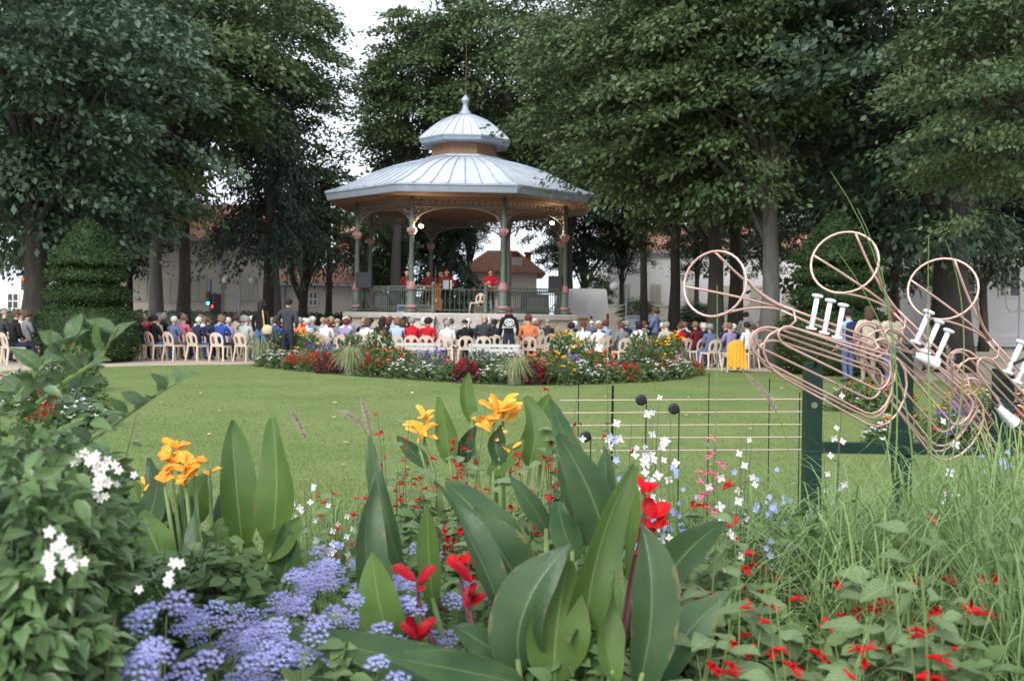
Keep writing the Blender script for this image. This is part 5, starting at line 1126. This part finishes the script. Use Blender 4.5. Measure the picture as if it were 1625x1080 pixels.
canna('canna_plant', 'yellow flowered canna with two tall pale leaves at the left', 350, 3.2, [
    (Q(800, 640, .1), Q(775, 420, .05), Q(762, 220, .15), 66, (.2, -1, .15), 1), (Q(893, 640, .05), Q(930, 420, .0), Q(898, 212, .1), 72, (-.15, -1, .15), 1), (Q(480, 620, -.05), Q(420, 520, -.1), Q(365, 465, -.05), 44, (.4, -1, .4), 0), (Q(500, 600, .1), Q(450, 480, .05), Q(420, 395, .1), 50, (.3, -1, .3), 1),
    (Q(420, 620, -.1), Q(520, 560, -.1), Q(520, 385, -.05), 46, (-.5, -1, .3), 0), (Q(660, 560, .1), Q(620, 480, .1), Q(690, 395, .1), 60, (.1, -1, .2), 1), (Q(560, 640, .15), Q(520, 520, .1), Q(490, 345, .2), 40, (.2, -1, .3), 0), (Q(300, 680, -.1), Q(250, 620, -.1), Q(330, 560, -.1), 44, (.1, -1, .6), 1),
    (Q(640, 820, -.25), Q(560, 740, -.25), Q(650, 640, -.2), 56, (.1, -1, .3), 0), (Q(690, 800, -.2), Q(700, 720, -.2), Q(775, 640, -.2), 46, (-.3, -1, .5), 0), (Q(870, 680, .0), Q(940, 620, .0), Q(990, 540, .0), 44, (-.3, -1, .4), 1), (Q(850, 660, .1), Q(780, 620, .1), Q(710, 600, .1), 30, (0, -.6, .9), 1), (Q(600, 650, .05), Q(600, 560, .05), Q(625, 470, .1), 50, (0, -1, .3), 0), (Q(770, 640, .15), Q(740, 560, .15), Q(720, 470, .2), 44, (.3, -1, .1), 0), (Q(560, 720, -.2), Q(500, 620, -.2), Q(470, 520, -.15), 52, (.3, -1, .2), 1), (Q(620, 720, -.2), Q(660, 620, -.2), Q(640, 510, -.15), 50, (-.3, -1, .2), 0), (Q(520, 760, -.25), Q(430, 690, -.25), Q(380, 600, -.2), 48, (.2, -1, .4), 0), (Q(740, 760, -.1), Q(700, 640, -.1), Q(735, 540, -.1), 46, (.2, -1, .2), 1), (Q(930, 760, .0), Q(960, 660, .0), Q(940, 560, .0), 48, (-.2, -1, .2), 0)],
    [(zx(565), zy(365), -.05, 9, .05, 'yellow'), (zx(612), zy(390), -.1, 9, .048, 'yellow'), (zx(545), zy(415), -.12, 6, .045, 'yellow'), (zx(585), zy(330), 0, 8, .042, 'yellow'), (zx(615), zy(430), -.1, 5, .042, 'orange'), (zx(640), zy(360), -.06, 6, .042, 'yellow'), (zx(470), zy(440), .05, 2, .04, 'orange'), (zx(693), zy(390), .05, 2, .04, 'orange'), (zx(265), zy(750), -.2, 3, .04, 'yellow')])
zx = lambda x: 400 + x / 2.083
zy = lambda y: 600 + y / 2.083
canna('canna_plant', 'orange flowered canna behind the large central canna', 800, 4.2, [
    (Q(915, 290, .0), Q(960, 160, .0), Q(900, 62, .05), 60, (.1, -1, .2), 1), (Q(970, 240, .1), Q(930, 140, .1), Q(985, 55, .1), 42, (.4, -1, .1), 1), (Q(735, 150, .2), Q(690, 60, .2), Q(715, -20, .2), 30, (.3, -1, .2), 1), (Q(650, 280, .0), Q(650, 190, .0), Q(617, 60, .0), 36, (.2, -1, .1), 1), (Q(830, 280, -.1), Q(780, 220, -.1), Q(822, 150, -.1), 34, (.1, -1, .3), 0),
    (Q(600, 300, .1), Q(520, 240, .1), Q(480, 190, .1), 26, (.2, -1, .4), 0), (Q(700, 290, .1), Q(690, 220, .1), Q(740, 160, .1), 30, (.2, -1, .4), 0), (Q(780, 320, -.1), Q(860, 260, -.1), Q(900, 200, -.1), 34, (.2, -1, .4), 1)],
    [(zx(570), zy(165), 0, 8, .085, 'orange'), (zx(555), zy(205), -.05, 5, .07, 'orange'), (zx(800), zy(140), 0, 9, .09, 'orange'), (zx(830), zy(120), .05, 9, .085, 'orange'), (zx(785), zy(175), -.05, 5, .07, 'orange'), (zx(855), zy(250), -.1, 2, .05, 'orange')])

# ------------------------------------------------------------------ bushy plants with many small leaves
def star_flower(name, m, n=5, aspect=.55, centre=None, cup=.3):
    mb = MB()
    for i in range(n):
        a = 2 * PI * i / n; d = Vector((math.cos(a), math.sin(a), cup)); s = Vector((-math.sin(a), math.cos(a), 0)); mb.add([Vector(), d * .55 + s * aspect * .5, d * 1.0 + Vector((0, 0, -.12)), d * .55 - s * aspect * .5], [(0, 1, 2, 3)])
    if centre is not None: mb.ball((0, 0, .08), .16, 6, 4, 1)
    return mb.mesh(name, [m] + ([centre] if centre else []))
def sage_mesh(m):
    mb = MB(); mb.tube([(0, 0, 0), (.35, 0, .05), (.7, 0, .0)], [.09, .13, .19], 6, cap=False)
    for dy, dz, l in ((0, .22, .45), (.22, -.12, .5), (-.22, -.12, .5), (0, -.3, .62)): mb.add([(.62, dy * .4 - .1, dz * .4), (.62, dy * .4 + .1, dz * .4), (.7 + l * .7, dy * 1.2 + .16, dz * 1.25), (.72 + l, dy * 1.2, dz * 1.4 - .05), (.7 + l * .7, dy * 1.2 - .16, dz * 1.25)], [(0, 1, 2, 3, 4)])
    return mb.mesh('flower', [m], True)
SAGE = sage_mesh(red_p); SAGEP = sage_mesh(pnk_p); WSTAR = star_flower('flower', whi_p, 5, .6, gold_p); GAU = star_flower('flower', whi_p, 4, .75, None, .5); LBS = star_flower('flower', lbl_p, 5, .7)
def puff_mesh():
    g = random.Random(2); mb = MB()
    for i in range(20):
        a = i * 2.4; r = math.sqrt(i / 20) * 1.05; c = Vector((r * math.cos(a), r * math.sin(a), .4 * (1 - r * r) + g.uniform(-.12, .12))); mb.ball(c, g.uniform(.09, .14), 5, 3)
        for q in range(18):
            d = Vector((g.gauss(0, 1), g.gauss(0, 1), g.uniform(-.1, 1.2))).normalized(); s = d.orthogonal().normalized() * .03; mb.add([c + d * .05 - s, c + d * .05 + s, c + d * g.uniform(.22, .34)], [(0, 1, 2)])
    return mb.mesh('flower_head', [blu_p])
PUFF = puff_mesh()
def bush(name, label, pos, h, spread, nst, lm, lsize, nl, flowers, seed, group, smat=stem_g, fl_top=True, leanv=(0, 0), sth=.6, face=-.3, low=.28):
    """stems from one root; leaves and flowers are parts sharing mesh data"""
    g = random.Random(seed); t = thing(name, label, 'plant', pos, 0, group); mb = MB(); paths = []
    for i in range(nst):
        a = g.uniform(0, 6.28); r = spread * math.sqrt(g.random()); e = Vector((r * math.cos(a) + leanv[0], r * math.sin(a) + leanv[1], h * g.uniform(.72, 1.05))); m = Vector((e.x * .35, e.y * .35, e.z * .55)); s = Vector((g.uniform(-.03, .03), g.uniform(-.03, .03), 0))
        f, tf = bez(s, m, e); pts = [f(q / 6) for q in range(7)]; mb.tube(pts, [q * sth for q in (.006, .0055, .005, .0045, .004, .003, .002)], 5); paths.append((f, tf))
    mb.build('stems', smat, t)
    for i in range(nl):
        f, tf = paths[i % nst]; q = low + (.98 - low) * ((i // nst + g.random()) / max(1, math.ceil(nl / nst))); p = f(min(q, .98)); a = i * 2.4 + g.uniform(-.5, .5); d = Vector((math.cos(a), math.sin(a), g.uniform(-.1, .5)))
        s = lsize * g.uniform(.65, 1.15) * (1.1 - .45 * q); ob('leaf', lm[g.randrange(len(lm))], t, M=orient(p + d * .01, d, (g.uniform(-.4, .4), face, 1), s))
    for k_, (fm, fs_, cnt, mode) in enumerate(flowers):
        for i in range(cnt):
            f, tf = paths[(i + k_) % nst]
            if mode == 'spike': q = g.uniform(.72, 1.0); p = f(q); a = g.uniform(0, 6.28); d = Vector((math.cos(a), math.sin(a) - .3, g.uniform(-.15, .5))); up = (0, 0, 1)
            elif mode == 'head': p = f(1) + Vector((g.uniform(-.05, .05), g.uniform(-.05, .05), g.uniform(-.03, .02))); d = Vector((1, 0, g.uniform(-.2, .2))); up = (g.uniform(-.3, .3), g.uniform(-.8, -.1), 1)
            else: q = g.uniform(.6, 1.0); p = f(q) + Vector((g.uniform(-.03, .03), g.uniform(-.03, .03), 0)); d = Vector((math.cos(i * 2.1), .2, math.sin(i * 2.1))); up = (g.uniform(-.5, .5), -1, g.uniform(-.1, .7))
            ob('flower' if mode != 'head' else 'flower_head', fm, t, M=orient(p, d, up, fs_ * g.uniform(.75, 1.2)))
    return t
def base_at(px_, Y_): return (GX(px_, Y_, 800), Y_, .014)
def top_h(py_, Y_, px_=812): return P(px_, py_, Y_).z
# salvias: near right, and the taller ones in the middle
lst = []
for i, (px_, py_, Y_) in enumerate([(1110, 900, 2.5), (1190, 865, 2.9), (1260, 960, 2.3), (1330, 890, 2.6), (1400, 1000, 2.2), (1480, 960, 2.4), (1540, 830, 2.7), (1500, 1010, 2.05), (1170, 1000, 2.2), (1590, 930, 2.35), (1300, 1010, 2.0), (1420, 870, 2.8), (1240, 870, 3.2), (1350, 960, 2.45), (1120, 800, 3.3), (1080, 980, 2.25)]):
    lst.append(bush('salvia_plant', '', base_at(px_, Y_), top_h(py_ - 40, Y_, px_), .16, 5, SAL, .13, 34, [(SAGE, .036, 8, 'spike')], 100 + i, 'red salvias in the near bed'))
order_labels(lst, 'red salvia with broad pale leaves at the right front, # from the left')
lst = []
for i, (px_, py_, Y_) in enumerate([(630, 690, 3.9), (650, 720, 4.1), (700, 760, 3.8), (735, 690, 4.1), (750, 740, 3.7), (840, 720, 4.0), (870, 690, 4.2), (880, 640, 4.4), (850, 770, 3.5), (720, 830, 3.3), (560, 790, 3.7), (545, 800, 4.0), (790, 800, 3.4), (990, 690, 4.3)]):
    lst.append(bush('salvia_plant', '', base_at(px_, Y_), top_h(py_ - 25, Y_, px_), .13, 5, SAL, .105, 34, [(SAGE, .03, 13, 'spike')], 140 + i, 'red salvias in the near bed', stem_d, sth=.5, low=.2))
order_labels(lst, 'tall red salvia in the middle of the near bed, # from the left')
lst = []
for i, (px_, py_, Y_) in enumerate([(395, 945, 2.45), (470, 935, 2.6), (545, 950, 2.5), (300, 1000, 2.1), (255, 1035, 1.85), (400, 1030, 2.1), (470, 1010, 2.25), (560, 1020, 2.2), (340, 1000, 2.3), (660, 895, 2.8), (740, 960, 2.6), (530, 900, 2.9), (450, 1060, 1.95), (330, 1060, 1.8), (640, 960, 2.55), (400, 980, 2.3), (280, 1070, 1.7)]):
    lst.append(bush('ageratum_plant', '', base_at(px_, Y_), top_h(py_ - 10, Y_, px_), .15, 6, AGE, .075, 18, [(PUFF, .027, 15, 'head')], 180 + i, 'blue ageratums in the near bed'))
order_labels(lst, 'blue fluffy ageratum in the near bed, # from the left')
# climbing nightshade shrub at the left
def arch_shoot(t, pts, lm, n, size, g, o0):
    pts = [p - o0 for p in pts]; mb = MB(); mb.tube(pts, [.006 - .004 * i / (len(pts) - 1) for i in range(len(pts))], 5); mb.build('shoot', stem_g, t)
    for i in range(n):
        f = (i + .5) / n * (len(pts) - 1); k = min(int(f), len(pts) - 2); p = pts[k].lerp(pts[k + 1], f - k); a = i * 2.4; d = Vector((math.cos(a) * .6, math.sin(a) * .5 - .2, .6 + .3 * math.sin(a * 2))); ob('leaf', lm[i % 3], t, M=orient(p, d, (g.uniform(-.5, .5), -.7, .7), size * g.uniform(.8, 1.1)))
sh_spec = [(30, 620, 2.0, .62, 36), (75, 700, 2.3, .5, 30), (20, 760, 1.8, .5, 30), (95, 820, 2.0, .45, 28), (40, 900, 1.7, .4, 30), (120, 930, 2.0, .36, 28), (235, 915, 2.6, .34, 26), (100, 1010, 1.7, .35, 28), (10, 1000, 1.6, .35, 26), (310, 900, 2.8, .3, 20), (130, 740, 2.4, .4, 22), (150, 850, 2.25, .4, 24)]
lst = []
for i, (px_, py_, Y_, sp, nl) in enumerate(sh_spec):
    lst.append(bush('nightshade_shrub', '', base_at(px_, Y_), top_h(py_ - 40, Y_, px_), sp * .42, 12, SHR, .062, nl * 3, [], 220 + i, 'white flowered nightshade shrubs', stem_d, sth=.55, face=-1.1, low=.45))
inner_leaf = mat('shrub_inner_leaf', (.065, .13, .042), .36, (.14, .22, .085), 12, trans=.2)
rg = np.random.default_rng(55)
for o, (px_, py_, Y_, sp, nl) in zip(lst, sh_spec):
    n = 560; h_ = top_h(py_ - 20, Y_, px_); q = rg.random(n) ** .6; a = rg.random(n) * 6.283; r_ = sp * .4 * np.sqrt(rg.random(n)) * (1.25 - .65 * q)
    pos = np.stack([r_ * np.cos(a), r_ * np.sin(a) * .6, h_ * (.35 + .63 * q)], 1)
    V, F = ovate_leaves(rg, pos, np.stack([np.cos(a), np.sin(a) - .4, np.full(n, .3)], 1), .05, up=.9, spread=.5, droop=.2, aspect=.46)
    tag(ob('foliage', np_mesh('shrub_foliage', V, F, [inner_leaf]), o), kind='stuff')
order_labels(lst, 'glossy green nightshade shrub at the left front, # from the left')
g = random.Random(5); sh = lst[0]; o0 = Vector(sh.location)
arch_shoot(sh, [P(60, 760, 2.2), P(130, 710, 2.2), P(200, 660, 2.2), P(250, 625, 2.2), P(295, 598, 2.2)], SHR, 15, .06, g, o0); arch_shoot(sh, [P(20, 640, 2.0), P(60, 590, 2.0), P(95, 560, 2.0), P(110, 535, 2.0)], SHR, 12, .07, g, o0); arch_shoot(sh, [P(60, 640, 2.0), P(110, 600, 2.0), P(160, 570, 2.0), P(185, 520, 2.0)], SHR, 10, .065, g, o0)
for j, (px_, py_, Y_, n_) in enumerate([(165, 740, 1.9, 16), (175, 768, 1.9, 12), (95, 882, 1.5, 9), (80, 860, 1.5, 4), (265, 902, 1.75, 3), (245, 932, 1.7, 3), (110, 890, 1.5, 5), (132, 728, 1.95, 3)]):
    cl = ob('flower_cluster', None, sh, P(px_, py_, Y_) - o0); cl.empty_display_size = .02
    mb = MB(); mb.tube([(0, .05, -.035), (0, .01, 0)], [.002, .0015], 4); mb.build('flower_stalk', stem_g, cl)
    for i in range(n_): ob('flower', WSTAR, cl, M=orient((g.gauss(0, .019), g.gauss(0, .012), g.gauss(0, .013)), (1, 0, g.uniform(-.4, .4)), (g.uniform(-.6, .6), -1, g.uniform(-.2, .6)), .0105 * g.uniform(.8, 1.2)))
# slender gauras, pale blue flax, pink sage
lst = []
for i, (px_, py_, Y_) in enumerate([(905, 650, 3.2), (965, 545, 3.3), (1020, 600, 3.3), (1050, 680, 3.2), (1018, 650, 3.6), (1165, 595, 3.5), (1310, 540, 3.6), (1145, 720, 3.1), (1490, 660, 3.4), (1000, 720, 3.0)]):
    lst.append(bush('gaura_plant', '', base_at(px_ + 10, Y_), top_h(py_ - 5, Y_, px_), .05, 3, AGE, .03, 10, [(GAU, .016, 11, 'free')], 260 + i, 'white gauras', stem_d, sth=.4))
order_labels(lst, 'slender white gaura on thin dark stems, # from the left')
lst = []
for i, (px_, py_, Y_) in enumerate([(940, 700, 3.4), (985, 730, 3.3), (1040, 740, 3.5), (1100, 750, 3.4), (1070, 790, 3.1), (1180, 760, 3.5), (1230, 780, 3.4), (1010, 790, 3.1), (1290, 770, 3.7), (1600, 720, 3.6), (460, 760, 3.9), (500, 800, 3.7), (520, 830, 3.4)]):
    wh = px_ < 600
    lst.append(bush('flax_plant', '', base_at(px_, Y_), top_h(py_ - 20, Y_, px_), .13, 7, AGE, .045, 22, [(LBS if not wh else GAU, .013 if not wh else .015, 20, 'free')], 290 + i, 'small flowered plants'))
order_labels(lst, 'wispy plant with tiny pale flowers in the near bed, # from the left')
bush('pink_sage_plant', 'pink flowered sage in front of the staff wires', base_at(1128, 3.2), top_h(675, 3.2, 1128), .03, 2, SAL, .07, 10, [(SAGEP, .03, 16, 'spike')], 320, None)
# fountain grasses
grass_a = mat('fountain_grass', (.17, .275, .09), .6, (.26, .36, .15), 3, trans=.3, objvar=.15); grass_p = mat('pale_grass', (.30, .34, .17), .7, (.40, .42, .24), 3, trans=.3); plume_m = mat('grass_plume', (.30, .22, .20), .9, (.38, .30, .26), 30)
def grass_clump(name, label, pos, n, h, spread, m, seed, width=.006, plumes=(), group=None, droop=.5):
    g = random.Random(seed); t = thing(name, label, 'grass', pos, 0, group); mb = MB()
    for i in range(n):
        a = g.uniform(0, 6.283); l = h * g.uniform(.6, 1.1); r = spread * g.uniform(.3, 1.1); s = Vector((g.gauss(0, .06), g.gauss(0, .05), 0)); d = Vector((math.cos(a), math.sin(a), 0))
        m_ = s + d * r * .25 + Vector((0, 0, l)); e = s + d * r + Vector((0, 0, l * (1 - droop * g.uniform(.3, 1.2)))); f, tf = bez(s, m_, e); sd = d.cross(Vector((0, 0, 1))); w_ = width * g.uniform(.6, 1.2); vs, fs = [], []
        for q in range(9):
            u_ = q / 8; p = f(u_); ww = w_ * (1 - u_ ** 2.2) * .5 + .0006; vs += [p - sd * ww, p + sd * ww]
        for q in range(8): fs.append((2 * q, 2 * q + 1, 2 * q + 3, 2 * q + 2))
        mb.add(vs, fs)
    mb.build('blades', m, t)
    for (a, b, c) in plumes:
        o0 = Vector(pos); a, b, c = a - o0, b - o0, c - o0; f, tf = bez(a, b, c); mb = MB(); mb.tube([f(q / 6 * .65) for q in range(7)], .0025, 4); st = mb.build('plume_stalk', stem_g, t); mb = MB()
        for q in range(320):
            u_ = .62 + .38 * g.random(); p = f(u_); dd = (tf(u_) + Vector((g.gauss(0, .7), g.gauss(0, .7), g.gauss(0, .7)))).normalized(); s = dd.orthogonal().normalized() * .0014; l = .03 * math.sin(PI * min(1, (u_ - .6) / .4 * .9 + .1)); mb.add([p - s, p + s, p + dd * l], [(0, 1, 2)])
        mb.build('plume', plume_m, t)
    return t
for i, (px_, Y_, h, sp, n_) in enumerate([(1330, 3.2, 1.0, .55, 420), (1460, 3.4, 1.05, .55, 420), (1570, 3.0, 1.1, .5, 420), (1620, 3.6, 1.2, .5, 380), (1210, 3.5, .85, .5, 300), (1400, 2.75, .9, .5, 320), (1650, 2.5, 1.05, .45, 320), (1530, 3.9, .95, .5, 300)]):
    pl = []
    if i == 1: pl = [(P(1470, 900, 3.4), P(1476, 620, 3.4), P(1472, 480, 3.4)), (P(1440, 900, 3.4), P(1540, 640, 3.4), P(1500, 540, 3.4))]
    if i == 4: pl = [(P(1250, 800, 3.5), P(1270, 660, 3.5), P(1180, 590, 3.5))]
    grass_clump('fountain_grass', '', (GX(px_, Y_, 800), Y_, .012), n_, h * 1.12, sp * 1.2, grass_a, 400 + i, .006, pl, 'fountain grasses', .55)
fg = [o for o in bpy.data.objects if o.get('group') == 'fountain grasses'][0]; o0 = Vector(fg.location)
for a, b, c in (((1400, 760), (1460, 470), (1318, 272)), ((1420, 760), (1440, 480), (1360, 330)), ((1450, 780), (1450, 560), (1330, 400)), ((1480, 780), (1470, 520), (1474, 372)), ((1130, 780), (1140, 600), (1138, 452)), ((1500, 780), (1560, 520), (1500, 380))):
    f, tf = bez(P(*a, 3.3) - o0, P(*b, 3.3) - o0, P(*c, 3.3) - o0); mb = MB(); mb.tube([f(q / 10) for q in range(11)], [.0035 * (1 - .7 * q / 10) for q in range(11)], 4); mb.build('stray_blade', grass_a, fg)
order_labels([o for o in bpy.data.objects if o.get('group') == 'fountain grasses'], 'arching green fountain grass by the trumpet stand, # from the left')
grass_clump('fountain_grass', 'fine grass with purple plumes left of the central canna', (GX(530, 4.4, 800), 4.4, .012), 260, .75, .4, grass_a, 430, .005, [(P(520, 850, 4.4), P(500, 700, 4.4), P(455, 640, 4.4)), (P(590, 850, 4.4), P(620, 660, 4.4), P(528, 650, 4.4)), (P(600, 850, 4.4), P(600, 700, 4.4), P(572, 628, 4.4))])
grass_clump('fountain_grass', 'fine grass beside the tall pale canna leaves', (GX(490, 3.3, 800), 3.3, .012), 220, .8, .35, grass_a, 431, .005)
# dense low greenery under the near plants
rg = np.random.default_rng(77); n = 95000
yy = 1.5 + 4.6 * rg.random(n) ** .9; xx = rg.uniform(-1, 1, n) * (yy * .6 + .35)
lawn_edge = np.interp(xx, [-3.6, -2.3, -1.2, .2, 2.2, 4.6], [5.8, 4.5, 4.5, 5.2, 6.0, 6.6]); okm = yy < lawn_edge - .1
xx, yy = xx[okm], yy[okm]; n = len(xx); hh = np.interp(yy, [1.5, 2.2, 3.2, 4.2, 5.2], [.50, .62, .70, .55, .3]) * (.62 + .45 * np.sin(xx * 4.3 + yy * 3) ** 2 + .12 * np.sin(xx * 13)) * np.where((xx < -.55) & (yy > 3.4), .7, 1)
pos = np.stack([xx, yy, .03 + hh * rg.random(n) ** .5], 1); a = rg.random(n) * 6.283; nearm = yy < 3.1; cover_m = mat('cover_leaf', (.08, .14, .045), .6, (.15, .22, .085), 2.5, trans=.25, spec=.3)
Vn, Fn = ovate_leaves(rg, pos[nearm], np.stack([np.cos(a), np.sin(a), np.full(n, .35)], 1)[nearm], .06, up=1.1, spread=.4, droop=.15, aspect=.5)
tag(ob('leafy_undergrowth', np_mesh('leafy_undergrowth', Vn, Fn, [cover_m])), 'low green leaves at the front of the near flower bed', 'ground cover', None, 'stuff')
pos, a = pos[~nearm], a[~nearm]; n = len(pos)
V, F = quad_leaves(rg, pos, np.stack([np.cos(a), np.sin(a), np.full(n, .35)], 1), .058, up=1.1, spread=.4, droop=.15, aspect=.5)
tag(ob('ground_cover', np_mesh('ground_cover', V, F, [cover_m])), 'low green leaves filling the near flower bed', 'ground cover', None, 'stuff')
# ------------------------------------------------------------------ far flower beds
fol = [mat('bed_green', (.07, .125, .04), .65, (.11, .17, .06), 5, trans=.2), mat('bed_grey_green', (.12, .16, .085), .7, (.17, .21, .12), 5, trans=.2), mat('bed_dark_red', (.11, .02, .03), .6, (.06, .05, .03), 8, trans=.15)]
def mound(seed, h, r, n, size, m, blade=False):
    g = np.random.default_rng(seed); d = g.normal(size=(n, 3)); d[:, 2] = np.abs(d[:, 2]); d /= np.linalg.norm(d, axis=1)[:, None]; q = (.35 + .65 * g.random(n) ** .5)[:, None]
    pos = d * q * np.array([r, r, h * .9])
    if blade: pos *= .45
    V, F = quad_leaves(g, pos, d, size, up=.8 if not blade else .2, spread=.5 if not blade else .25, droop=.05, aspect=.5 if not blade else .06); return np_mesh('foliage', V, F, [m])
def tuft_mesh():
    g = random.Random(8); mb = MB()
    for i in range(420):
        a = g.uniform(0, 6.283); d = Vector((math.cos(a), math.sin(a), 0)); l = g.uniform(.5, .95); r = g.uniform(.15, .55); f, tf = bez(Vector((g.gauss(0, .05), g.gauss(0, .05), 0)), d * r * .3 + Vector((0, 0, l)), d * r + Vector((0, 0, l * g.uniform(.1, .6)))); sd = d.cross(Vector((0, 0, 1))) * .0045; vs = []
        for q in range(6): p = f(q / 5); k = 1 - (q / 5) ** 2 * .8; vs += [p - sd * k, p + sd * k]
        mb.add(vs, [(2 * q, 2 * q + 1, 2 * q + 3, 2 * q + 2) for q in range(5)])
    return mb.mesh('foliage', [grass_p])
FOL = {'low': mound(1, .34, .3, 420, .085, fol[0]), 'mid': mound(2, .55, .34, 520, .095, fol[0]), 'tall': mound(3, .95, .42, 800, .11, fol[0]), 'grey': mound(4, .5, .36, 520, .09, fol[1]), 'dark': mound(5, .42, .28, 420, .09, fol[2]), 'tuft': tuft_mesh()}
def blossoms(seed, h, r, n, size, m, spike=False):
    g = random.Random(seed); mb = MB()
    for i in range(n):
        a = g.uniform(0, 6.28); q = math.sqrt(g.random()); x_, y_ = r * q * math.cos(a), r * q * math.sin(a); z_ = h * math.sqrt(max(.05, 1 - q * q * .8)) * g.uniform(.8, 1.08)
        if spike:
            for j in range(14):
                c = Vector((x_ + g.gauss(0, size * .4), y_ + g.gauss(0, size * .4), z_ - g.random() * size * 3.2)); d = Vector((g.gauss(0, 1), g.gauss(0, 1) - .4, g.gauss(.2, .7))).normalized() * size * .8; s_ = d.orthogonal() * .4; mb.add([c, c + d * .6 + s_, c + d, c + d * .6 - s_], [(0, 1, 2, 3)])
        else:
            for j in range(6):
                b = j * PI / 3 + g.random(); d = Vector((math.cos(b), math.sin(b) - .3, g.uniform(.1, .7))) * size; s = Vector((-math.sin(b), math.cos(b), .2)) * size * .4; c = Vector((x_, y_, z_)); mb.add([c, c + d * .6 + s, c + d, c + d * .6 - s], [(0, 1, 2, 3)])
    return mb.mesh('blossoms', [m])
KIND = {'white': ('low', blossoms(1, .36, .3, 24, .045, whi_p), 'white bedding plant'), 'red': ('low', blossoms(2, .42, .26, 18, .04, red_p, True), 'scarlet bedding plant'), 'gold': ('tall', blossoms(3, 1.0, .36, 13, .085, gold_p), 'tall golden daisy plant'), 'yellow': ('mid', blossoms(4, .58, .32, 16, .05, gold_p), 'yellow flowered plant'), 'orange': ('mid', blossoms(5, .6, .32, 14, .06, dor_p), 'orange marigold plant'),
        'violet': ('grey', blossoms(6, .6, .3, 22, .036, vio_p, True), 'violet spiked plant'), 'blue': ('mid', blossoms(7, .54, .3, 24, .04, blu_p), 'lilac blue flowered plant'), 'crimson': ('dark', blossoms(8, .46, .26, 14, .05, crim_p, True), 'dark crimson plant'), 'pink': ('low', blossoms(9, .4, .26, 12, .05, pnk_p), 'pink flowered plant'), 'tuft': ('tuft', None, 'pale grass tuft'), 'green': ('tall', blossoms(10, .9, .36, 8, .03, red_p, True), 'tall green leafy plant'), 'whitetall': ('mid', blossoms(11, .66, .3, 22, .05, whi_p), 'taller white flowered plant')}
def bed_plant(kind, x, y, s, where, group):
    f, b, nm = KIND[kind]; t = thing('bedding_plant', '', 'plant', (x, y, .01), rnd.uniform(0, 6.28), group); t.scale = (s, s, s * rnd.uniform(.9, 1.12)); ob('foliage', FOL[f], t)
    if b: ob('blossoms', b, t)
    t['where'] = nm + where; return t
def frontier(f):
    k = f * (len(FB) - 1); i = min(int(k), len(FB) - 2); a, b = Vector(FB[i]), Vector(FB[i + 1]); return a.lerp(b, k - i)
seqs = [('along the front edge of the far flower bed', .25, ['tuft', 'white', 'white', 'red', 'red', 'crimson', 'tuft', 'red', 'white', 'white', 'low', 'crimson', 'white', 'tuft', 'crimson', 'yellow', 'white', 'white', 'pink', 'red', 'white', 'red', 'white', 'pink', 'white', 'white', 'red'], 1.0),
        ('in the middle of the far flower bed', .95, ['green', 'red', 'white', 'violet', 'red', 'blue', 'orange', 'orange', 'violet', 'red', 'blue', 'whitetall', 'orange', 'pink', 'violet', 'orange', 'red', 'blue', 'green', 'orange', 'yellow', 'yellow', 'violet', 'red'], 1.0),
        ('at the back of the far flower bed', 1.75, ['green', 'gold', 'gold', 'violet', 'green', 'green', 'orange', 'violet', 'red', 'blue', 'whitetall', 'orange', 'gold', 'green', 'orange', 'red', 'green', 'violet', 'gold', 'green', 'gold'], .95)]
def label_kinds(objs):
    by = {}
    for o in objs: by.setdefault(o['where'], []).append(o)
    for w_, L in by.items(): order_labels(L, w_ + (', # from the left' if len(L) > 1 else ''))
    for o in objs: del o['where']
allp = []
for where, dy, ks, s in seqs:
    for i, k in enumerate(ks):
        k = 'pink' if k == 'low' else k; p = frontier((i + .5) / len(ks)); allp.append(bed_plant(k, p.x * (1 - .03 * dy) + rnd.uniform(-.08, .08), p.y + dy + rnd.uniform(-.1, .1), s * rnd.uniform(1.0, 1.25), ' ' + where, 'bedding plants in the far flower bed'))
# bed beyond the trumpets and bed at the left
for i in range(26):
    px_ = rnd.uniform(1330, 1640); Y_ = rnd.uniform(10.5, 15.5); allp.append(bed_plant(rnd.choice(['orange', 'red', 'yellow', 'violet', 'white', 'crimson', 'orange', 'white']), GX(px_, Y_, 640), Y_, rnd.uniform(.8, 1.0), ' in the bed beyond the trumpets', 'bedding plants beyond the trumpets'))
for i in range(20):
    px_ = rnd.uniform(-20, 140); Y_ = rnd.uniform(11.5, 17); allp.append(bed_plant(rnd.choice(['red', 'white', 'yellow', 'red', 'blue', 'white', 'green']), GX(px_, Y_, 600), Y_, rnd.uniform(.8, 1.0), ' in the bed at the left edge', 'bedding plants at the left edge'))
label_kinds(allp)
